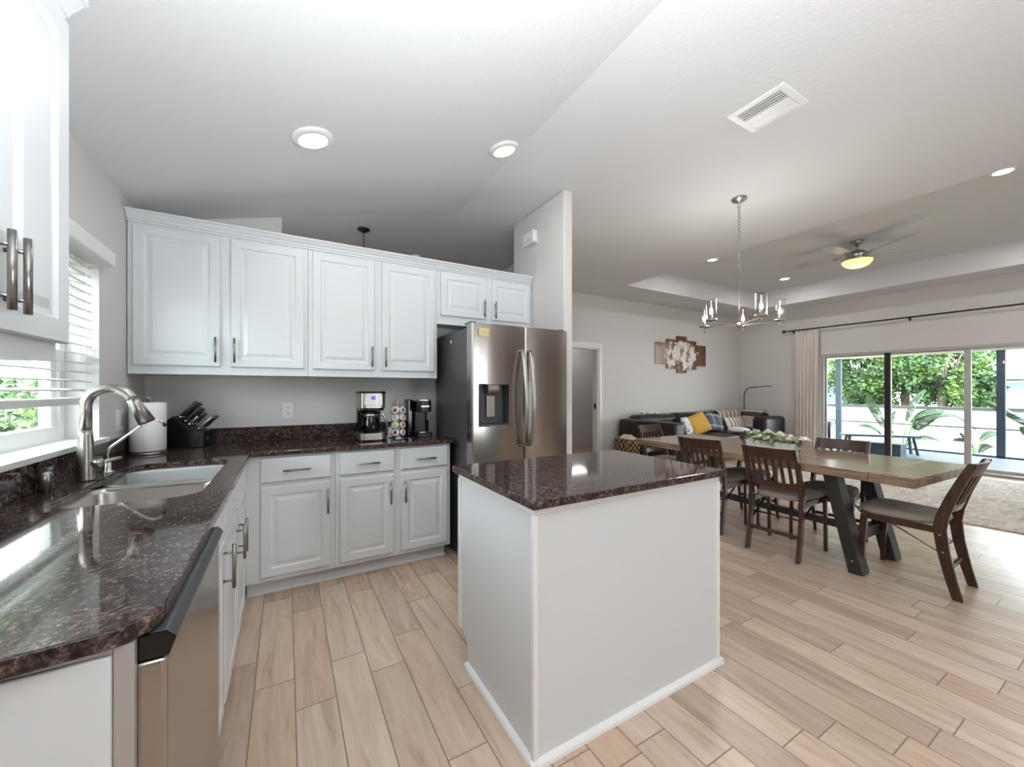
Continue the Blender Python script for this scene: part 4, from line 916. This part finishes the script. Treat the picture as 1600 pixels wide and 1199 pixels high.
# ================================================================== CEILING FIXTURES
def downlight(label, p, nrm, e, r=.078, grp='recessed downlights'):
    t = thing('downlight', label, 'ceiling light', p, 0, grp); q = Vector((0, 0, -1)).rotation_difference(Vector(nrm))
    t.rotation_mode = 'QUATERNION'; t.rotation_quaternion = q
    MB().lathe([(r*1.25, 0), (r*1.25, -.006), (r*1.18, -.014), (r*.86, -.02), (r*.84, -.012), (r*.84, 0)], (0, 0, 0), 32).build('trim_ring', M['trim'], t, world=False)
    MB().lathe([(.0, -.015), (r*.84, -.015), (r*.84, -.012)], (0, 0, 0), 32).build('diffuser', M['frost'], t, world=False)
    d = bpy.data.lights.new('downlight_lamp', 'AREA'); d.shape = 'DISK'; d.size = r*1.6; d.energy = e; d.color = (1, 1, 1)
    o = bpy.data.objects.new('downlight_lamp', d); C.objects.link(o); o.location = Vector(p)+Vector(nrm)*.03; o.rotation_euler = Vector(nrm).to_track_quat('-Z', 'Y').to_euler()
    return t
sl = Vector((.252, 0, -1)).normalized(); zs = lambda x: 2.42+.252*(x+.82)
E1 = 2.5
downlight('large white ceiling light over the sink side of the kitchen', (.123, 2.381, zs(.123)), sl, E1, .085)
downlight('white ceiling light near the ridge, above the coffee maker', (1.30, 2.376, zs(1.30)), sl, E1, .085)
downlight('ceiling light over the kitchen behind the camera, sink side', (.12, -.6, zs(.12)), sl, E1, .085); downlight('ceiling light over the kitchen behind the camera, island side', (1.30, -.6, zs(1.30)), sl, E1, .085)
for x, y, lb in ((5.68, 3.70, 'recessed light in the tray ceiling, beyond the chandelier chain'), (7.79, 3.69, 'recessed light in the tray ceiling, left of the fan'), (5.70, .88, 'recessed light at the near edge of the tray ceiling, far right of the photo'), (7.79, .88, 'recessed light in the tray ceiling, beyond the fan toward the glass door')):
    downlight(lb, (x, y, TZ), (0, 0, -1), 7, .075)
# air vent
t = thing('air_vent', 'white louvred air vent in the flat kitchen ceiling', 'vent', (2.505, 1.285, ZC))
x0, x1, y0, y1 = 2.365, 2.645, 1.122, 1.448
b = MB()
for q in ((x0, y0, x1, y0+.04), (x0, y1-.04, x1, y1), (x0, y0+.04, x0+.04, y1-.04), (x1-.04, y0+.04, x1, y1-.04)): b.box(q[0], q[1], ZC-.012, q[2], q[3], ZC-.0005)
b.build('frame', M['trim'], t, bevel=.004)
MB().box(x0+.04, y0+.04, ZC-.003, x1-.04, y1-.04, ZC-.0005).build('backing', M['darksteel'], t)
for k in range(9):
    x = x0+.052+.022*k; s_ = -1 if k < 4 else 1
    MB().bar((x, y0+.04, ZC-.011), (x, y1-.04, ZC-.011), .0175 if k < 4 else .0165, .0025, (-.28 if k < 4 else .12, 0, 1)).build('louvre', M['trim'], t)
# chandelier
def chandelier(name, label, cx_, cy_, hub, Rm, mm, glow=True):
    t = thing(name, label, 'chandelier', (cx_, cy_, hub))
    MB().lathe([(.062, ZC), (.062, ZC-.012), (.05, ZC-.022), (.012, ZC-.028), (.008, ZC-.045)], (cx_, cy_, 0), 28).build('canopy', M[mm], t)
    z = ZC-.045; b = MB(); k = 0; zr = hub+.47
    while z > zr+.02:
        pts = []
        for q in range(13):
            a = 2*PI*q/12; u, w = .010*math.cos(a), .020*math.sin(a)
            pts.append((cx_+(u if k % 2 else 0), cy_+(0 if k % 2 else u), z-.016+w))
        b.tube(pts, .0026, 6); z -= .031; k += 1
    b.build('chain', M[mm], t)
    MB().tube([(cx_, cy_, z+.004), (cx_, cy_, hub-.02)], .0075, 12).build('stem', M[mm], t)
    MB().lathe([(.0, hub-.045), (.006, hub-.04), (.008, hub-.02), (.028, hub-.012), (.028, hub+.012), (.010, hub+.022)], (cx_, cy_, 0), 20).build('hub', M[mm], t)
    th = math.radians(29.895); rt = Vector((math.cos(th), -math.sin(th), 0)); fw = Vector((math.sin(th), math.cos(th), 0)); cc = Vector((cx_, cy_, 0))
    for k in range(5):
        a = math.radians(-90+72*k); e = cc+Rm*(rt*math.cos(a)+fw*math.sin(a))
        b = MB(); b.bar(cc+Vector((0, 0, hub)), e+Vector((0, 0, hub+.012)), .012, .012); b.tube([e+Vector((0, 0, hub-.035)), e+Vector((0, 0, hub+.03))], .005, 8); arm = b.build('arm', M[mm], t)
        MB().lathe([(.0, hub+.022), (.044, hub+.022), (.046, hub+.026), (.046, hub+.034), (.0, hub+.034)], (e.x, e.y, 0), 22).build('cup', M[mm], arm)
        MB().lathe([(.041, hub+.034), (.041, hub+.205)], (e.x, e.y, 0), 28).build('glass_shade', M['shade'], arm)
        MB().lathe([(.011, hub+.034), (.011, hub+.075)], (e.x, e.y, 0), 12).build('candle_sleeve', M[mm], arm)
        if glow:
            MB().lathe([(.004, hub+.076), (.012, hub+.085), (.0135, hub+.10), (.008, hub+.125), (.002, hub+.142), (.0, hub+.143)], (e.x, e.y, 0), 14).build('bulb', M['filament'], arm)
    if glow:
        d = bpy.data.lights.new('chandelier_lamp', 'POINT'); d.energy = 14; d.color = (1, .98, .95); d.shadow_soft_size = .15; o = bpy.data.objects.new('chandelier_lamp', d); C.objects.link(o); o.location = (cx_, cy_, hub+.22)
    return t
chandelier('chandelier', 'nickel chandelier with five lit glass cylinders over the dining table', 3.47, 2.01, 1.865, .31, 'nickel')
chandelier('pendant_chandelier', 'dark chain-hung chandelier in the room beyond, seen above the cabinets', .706, 4.358, 1.75, .28, 'bronze', False)
t = thing('smoke_detector', 'small round white smoke detector on the ceiling beyond the cabinets', 'smoke detector', (1.42, 4.9, ZC))
MB().lathe([(.06, ZC-.0005), (.06, ZC-.018), (.05, ZC-.034), (.0, ZC-.036)], (1.42, 4.9, 0), 24).build('cover', M['trim'], t); MB().lathe([(.012, ZC-.035), (.012, ZC-.039), (.0, ZC-.04)], (1.42, 4.9, 0), 12).build('test_button', M['alum'], t)
# ceiling fan
fxc, fyc = 6.72, 2.29
t = thing('ceiling_fan', 'five-blade ceiling fan with a glowing bowl light in the tray ceiling', 'ceiling fan', (fxc, fyc, TZ))
MB().lathe([(.075, TZ), (.072, TZ-.02), (.05, TZ-.05), (.03, TZ-.06)], (fxc, fyc, 0), 28).build('canopy', M['nickel'], t)
MB().tube([(fxc, fyc, TZ-.05), (fxc, fyc, TZ-.13)], .013, 12).build('downrod', M['nickel'], t)
MB().lathe([(.025, TZ-.115), (.05, TZ-.125), (.09, TZ-.145), (.125, TZ-.175), (.13, TZ-.205), (.11, TZ-.225), (.10, TZ-.24), (.165, TZ-.255), (.17, TZ-.265), (.0, TZ-.27)], (fxc, fyc, 0), 36).build('motor_housing', M['nickel'], t)
MB().lathe([(.165, TZ-.266), (.16, TZ-.285), (.13, TZ-.325), (.08, TZ-.35), (.0, TZ-.358)], (fxc, fyc, 0), 36).build('bowl_light', M['amber'], t)
MB().lathe([(.01, TZ-.356), (.012, TZ-.362), (.0, TZ-.372)], (fxc, fyc, 0), 12).build('finial', M['nickel'], t)
fanm = mat('silver_grey_blade', lin(178, 174, 170), .45, .1)
for k in range(5):
    th = math.radians(29.895); a = math.radians(130+72*k); dr = Vector((math.cos(th), -math.sin(th), 0))*math.cos(a)+Vector((math.sin(th), math.cos(th), 0))*math.sin(a); sd_ = Vector((-dr.y, dr.x, 0)); cz = Vector((fxc, fyc, TZ-.195))
    P = [(.20, -.045), (.30, -.058), (.50, -.068), (.66, -.062), (.705, -.035), (.71, .0), (.70, .04), (.66, .062), (.50, .068), (.30, .058), (.20, .045)]
    b = MB(); vs = []
    for s_ in (0, 1): vs += [cz+dr*r_+sd_*w_*.97+Vector((0, 0, .22*w_+.02*(r_-.2)+.006*s_)) for r_, w_ in P]
    n_ = len(P); b.add(vs, [list(range(n_))[::-1], list(range(n_, 2*n_))]+[(i, (i+1) % n_, n_+(i+1) % n_, n_+i) for i in range(n_)]); bl_ = b.build('blade', fanm, t)
    MB().bar(cz+dr*.10+Vector((0, 0, -.012)), cz+dr*.26+Vector((0, 0, -.006)), .05, .006).build('blade_iron', M['nickel'], bl_, bevel=.002)
d = bpy.data.lights.new('fan_lamp', 'POINT'); d.energy = 1.5; d.color = (1, .88, .7); d.shadow_soft_size = .1; o = bpy.data.objects.new('fan_lamp', d); C.objects.link(o); o.location = (fxc, fyc, TZ-.43)

# ================================================================== OUTDOORS
struct(MB().box(XR+.16, -6, -.16, 11.98, 9, -.015).build('patio_floor', M['pavers']))
g = MB(); g.box(11.98, -14, -.55, 40, 24, -.42); g.box(-14, -8, -.55, XL-.2, 24, -.42); struct(g.build('ground', M['lawn']))
g = MB(); g.box(XR+.15, -6, 2.55, 11.75, 9, 2.65); g.box(11.75, -6, 2.06, 12.05, 9, 2.65); struct(g.build('patio_roof', M['beige']))
sc = thing('patio_screen', 'slate-blue screen enclosure posts at the edge of the patio', 'screen frame', (11.9, 2, -.015))
for y in (-3.2, -1.15, 1.86, 4.42, 6.6): MB().box(11.87, y-.055, -.015, 11.94, y+.055, 2.06).build('post', M['postblue'], sc)
MB().box(11.87, -3.25, -.015, 11.94, 6.65, .02).build('sill_rail', M['postblue'], sc)
gw = struct(thing('garden_wall', 'low white panelled garden wall beyond the patio', 'wall', (14.5, 5, -.42)))
b = MB(); b.box(14.5, -12, -.42, 14.6, 22, .80); b.build('panels', M['stucco'], gw)
b = MB(); b.box(14.46, -12, .80, 14.64, 22, .87); b.box(14.485, -12, .36, 14.5, 22, .39); b.build('rails', mat('painted_shadow_line_vinyl', lin(52, 52, 54), .7), gw)  # rails coloured dark to paint in the shadow lines of the wall
# bench, planters, outdoor chair
t = thing('patio_bench', 'dark slatless bench outside the glass door', 'bench', (10.66, 3.27, -.015), math.atan2(-.89, .76))
MB().box(-.62, -.14, .345, .62, .14, .385).build('bench_seat', M['postblue'], t, bevel=.004, world=False)
for x in (-.52, .52):
    for y, yb_ in ((-.07, -.11), (.07, .11)): MB().bar((x+(.05 if x > 0 else -.05), yb_, 0), (x, y, .345), .04, .04).build('leg', M['postblue'], t, world=False)
t = thing('deck_box', 'dark teal storage box in front of the patio bench', 'box', (10.0, 3.07, -.015), math.radians(0))
MB().box(-.15, -.35, 0, .15, .35, .27).build('body', M['teal'], t, bevel=.006, world=False); MB().box(-.16, -.36, .27, .16, .36, .295).build('lid', M['teal'], t, bevel=.006, world=False)
t = thing('patio_chair', 'dark patio chair with teal cushion at the left edge of the glass door', 'chair', (10.1, 4.25, -.015), math.radians(-90))
for sx in (-1, 1):
    for y in (-.22, .22): MB().box(sx*.25-.02, y-.02, 0, sx*.25+.02, y+.02, .62 if y > 0 else .55).build('leg', M['bronzealum'], t, world=False)
MB().box(-.25, -.22, .30, .25, .22, .34).build('seat_frame', M['bronzealum'], t, world=False); MB().box(-.23, -.22, .34, .23, .20, .44).build('cushion', M['teal'], t, bevel=.03, seg=3, world=False); MB().box(-.25, .20, .34, .25, .25, .62).build('backrest', M['bronzealum'], t, bevel=.01, world=False)
# broad-leaved plants
def blade(b, base, tip, w, droop, side, n_=20, tears=True, rng=random):
    base, tip = Vector(base), Vector(tip); d = tip-base; up = Vector((0, 0, 1)); s_ = Vector(side).normalized()
    P = []
    for i in range(n_+1):
        f = i/n_; P.append(base+d*f+up*droop*math.sin(PI*f)*d.length)
    for i in range(n_):
        f0, f1 = i/n_, (i+1)/n_; w0 = w*math.sin(PI*min(.97, .12+.85*f0))**.8; w1 = w*math.sin(PI*min(.97, .12+.85*f1))**.8
        t_ = (P[i+1]-P[i]).normalized(); nn = t_.cross(s_).normalized()
        for sg in (-1, 1):
            gap = rng.uniform(.5, .8) if tears and rng.random() < .75 else 1.0; fold = nn*.28*w0
            a_, c_ = P[i], P[i]+(P[i+1]-P[i])*gap
            b.add([a_, c_, c_+s_*sg*w1*rng.uniform(.85, 1)+fold-up*.12*w+t_*.05, a_+s_*sg*w0+fold-up*.12*w+t_*.03], [(0, 1, 2, 3)])
def bird(label, x, y, z, lv, seed):
    rg = random.Random(seed); t = thing('bird_of_paradise_plant', label, 'plant', (x, y, z), 0, 'broad-leaved plants beyond the patio')
    for (dy, dz, ty, tz, w, dr, dx) in lv:
        st = MB(); st.tube([(x, y, z), (x+dx*.5, y+dy*.55, z+dz*.5), (x+dx, y+dy, z+dz)], [.022, .016, .010], 7); s_ = st.build('stalk', M['green'], t)
        b = MB(); sdv = (.75, .5, .2) if w < .2 else (.45, .8, .3); blade(b, (x+dx, y+dy, z+dz), (x+dx+.1, y+ty, z+tz), w, dr, sdv, rng=rg); b.build('leaf', M['broadleaf'], s_)
bird('tall banana-leaved plant in front of the white garden wall, behind the bench', 13.0, 3.62, -.42, [(.30, .78, .62, 1.60, .20, .05, .1), (.10, .70, .04, 1.18, .17, .02, -.15), (-.12, .95, -.42, 1.72, .19, .06, .1), (-.28, 1.05, -1.30, .72, .18, .28, 0), (-.22, .75, -.62, 1.25, .22, .10, .25), (.3, .5, .85, .80, .17, .2, .2), (-.3, .55, -.75, .5, .17, .12, -.1), (.15, .6, .3, 1.0, .18, .1, .25), (-.2, .9, -1.0, 1.05, .2, .2, .2)], 1)
bird('banana-leaved plant at the right edge beyond the patio post', 13.0, 1.30, -.42, [(.25, .9, .95, 1.50, .24, .06, .1), (.0, .8, .25, 1.3, .27, .05, -.2), (-.2, .7, -.15, 1.35, .30, .08, .1), (.1, .4, .45, .95, .22, .1, .2), (-.3, .4, -.5, 1.1, .28, .1, 0), (.05, .5, .1, .85, .26, .1, -.2)], 2)
bird('small drooping plant low beside the right patio post', 13.1, 2.40, -.42, [(.05, .55, .35, .60, .15, .2, 0), (-.05, .6, -.35, .75, .15, .22, .1), (.0, .45, .2, .75, .13, .1, -.1), (-.05, .35, -.2, .5, .14, .15, 0)], 3)
bird('small plant at the left edge of the glass door beyond the bench', 13.0, 5.25, -.42, [(.0, .7, .25, 1.1, .16, .1, 0), (-.1, .6, -.35, .8, .17, .12, .1), (.1, .5, .4, .7, .15, .1, -.1)], 4)
# trees
def tree(label, c_, rad, n_, seed, size=.12):
    rg = random.Random(seed); t = thing('tree', label, 'tree', (c_[0], c_[1], -.42), 0, 'trees beyond the garden wall')
    b = MB(); cz = c_[2]; b.tube([(c_[0], c_[1], -.42), (c_[0]+.05, c_[1], cz*.5), (c_[0], c_[1]+.05, cz)], [.13, .11, .06], 10)
    for k in range(6):
        a = 2*PI*k/6; b.tube([(c_[0], c_[1], cz*.6), (c_[0]+rad[0]*.6*math.cos(a), c_[1]+rad[1]*.6*math.sin(a), cz+rad[2]*.3)], [.05, .015], 7)
    b.build('trunk', M['bark'], t)
    b = MB()
    for k in range(26):
        d = Vector((rg.gauss(0, 1), rg.gauss(0, 1), rg.gauss(0, 1))).normalized()*rg.uniform(.45, .9)
        leaves(b, n_//26, (c_[0]+d.x*rad[0], c_[1]+d.y*rad[1], c_[2]+d.z*rad[2]), (rad[0]*.32, rad[1]*.32, rad[2]*.30), size, rg)
    b.build('crown', M['foliage'], t)
tree('leafy green tree behind the garden wall, leftmost through the glass', (17.0, 5.75, 2.0), (1.0, 1.0, 1.55), 8000, 11)
tree('tallest leafy green tree behind the garden wall, beyond the dark door stile', (17.6, 4.75, 2.3), (1.0, 1.3, 1.9), 11000, 12)
tree('leafy green tree behind the garden wall, in the middle pane', (16.9, 3.75, 2.05), (1.0, 1.0, 1.6), 9000, 13)
tree('lower rounded green tree behind the garden wall, right of the middle pane', (17.2, 3.2, 1.25), (.9, .62, .95), 6000, 14)
tree('distant green tree rising behind the pale roof', (33.5, 6.2, 2.4), (1.8, 1.9, 2.0), 3200, 15, .3)
# houses
def house(label, x0, y0, x1, y1, zw, zr):
    t = thing('neighbor_house', label, 'house', ((x0+x1)/2, (y0+y1)/2, -.42))
    MB().box(x0, y0, -.42, x1, y1, zw).build('walls', mat('pale_blue_siding', lin(78, 92, 110), .8), t)
    xm, e = (x0+x1)/2, .4; q = (y1-y0)*.25
    b = MB(); b.add([(x0-e, y0-e, zw), (x1+e, y0-e, zw), (x1+e, y1+e, zw), (x0-e, y1+e, zw), (xm, y0+q, zr), (xm, y1-q, zr)], [(0, 1, 4), (1, 2, 5, 4), (2, 3, 5), (3, 0, 4, 5), (0, 3, 2, 1)]); b.build('roof', M['shingle'], t)
    b = MB(); b.box(x0-e-.02, y0-e, zw-.14, x0-e+.02, y1+e, zw+.02); b.build('fascia', M['trim'], t)
    n_ = max(2, int((y1-y0)/3.2))
    for k in range(n_):
        yc = y0+(y1-y0)*(k+.5)/n_; f = MB(); f.box(x0-.05, yc-.75, .35, x0-.001, yc+.75, 1.65); f = f.build('window_frame', M['trim'], t)
        MB().box(x0-.06, yc-.68, .42, x0-.051, yc+.68, 1.58).build('glazing', mat('dim_blue_glazing', lin(110, 130, 150), .2), f)
house('pale house with a light roof behind the trees, right edge of the glass door', 24, -6, 31, 5.0, 1.85, 3.5)
house('pale house glimpsed past the left side of the trees', 25, 9.6, 32, 18, 1.9, 3.4)
# beyond the kitchen window
sw = struct(thing('side_wall', 'pale green neighbouring wall outside the kitchen window', 'wall', (-4.6, 6, -.42)))
MB().box(-4.8, -3, -.42, -4.6, 16, 1.9).build('panel', mat('pale_sage_stucco', lin(124, 142, 120), .8), sw)
for k, (y, lb) in enumerate(((6.2, 'clipped green hedge outside the kitchen window, nearer one'), (9.4, 'clipped green hedge outside the kitchen window, farther one'))):
    t = thing('hedge', lb, 'hedge', (-3.6, y, -.42), 0, 'hedges outside the kitchen window'); rg = random.Random(40+k); b = MB(); leaves(b, 1500, (-3.6, y, .5), (.5, 1.3, 1.0), .14, rg); b.build('foliage', M['foliage'], t); MB().tube([(-3.6, y, -.42), (-3.6, y, .4)], .05, 8).build('stem', M['bark'], t)
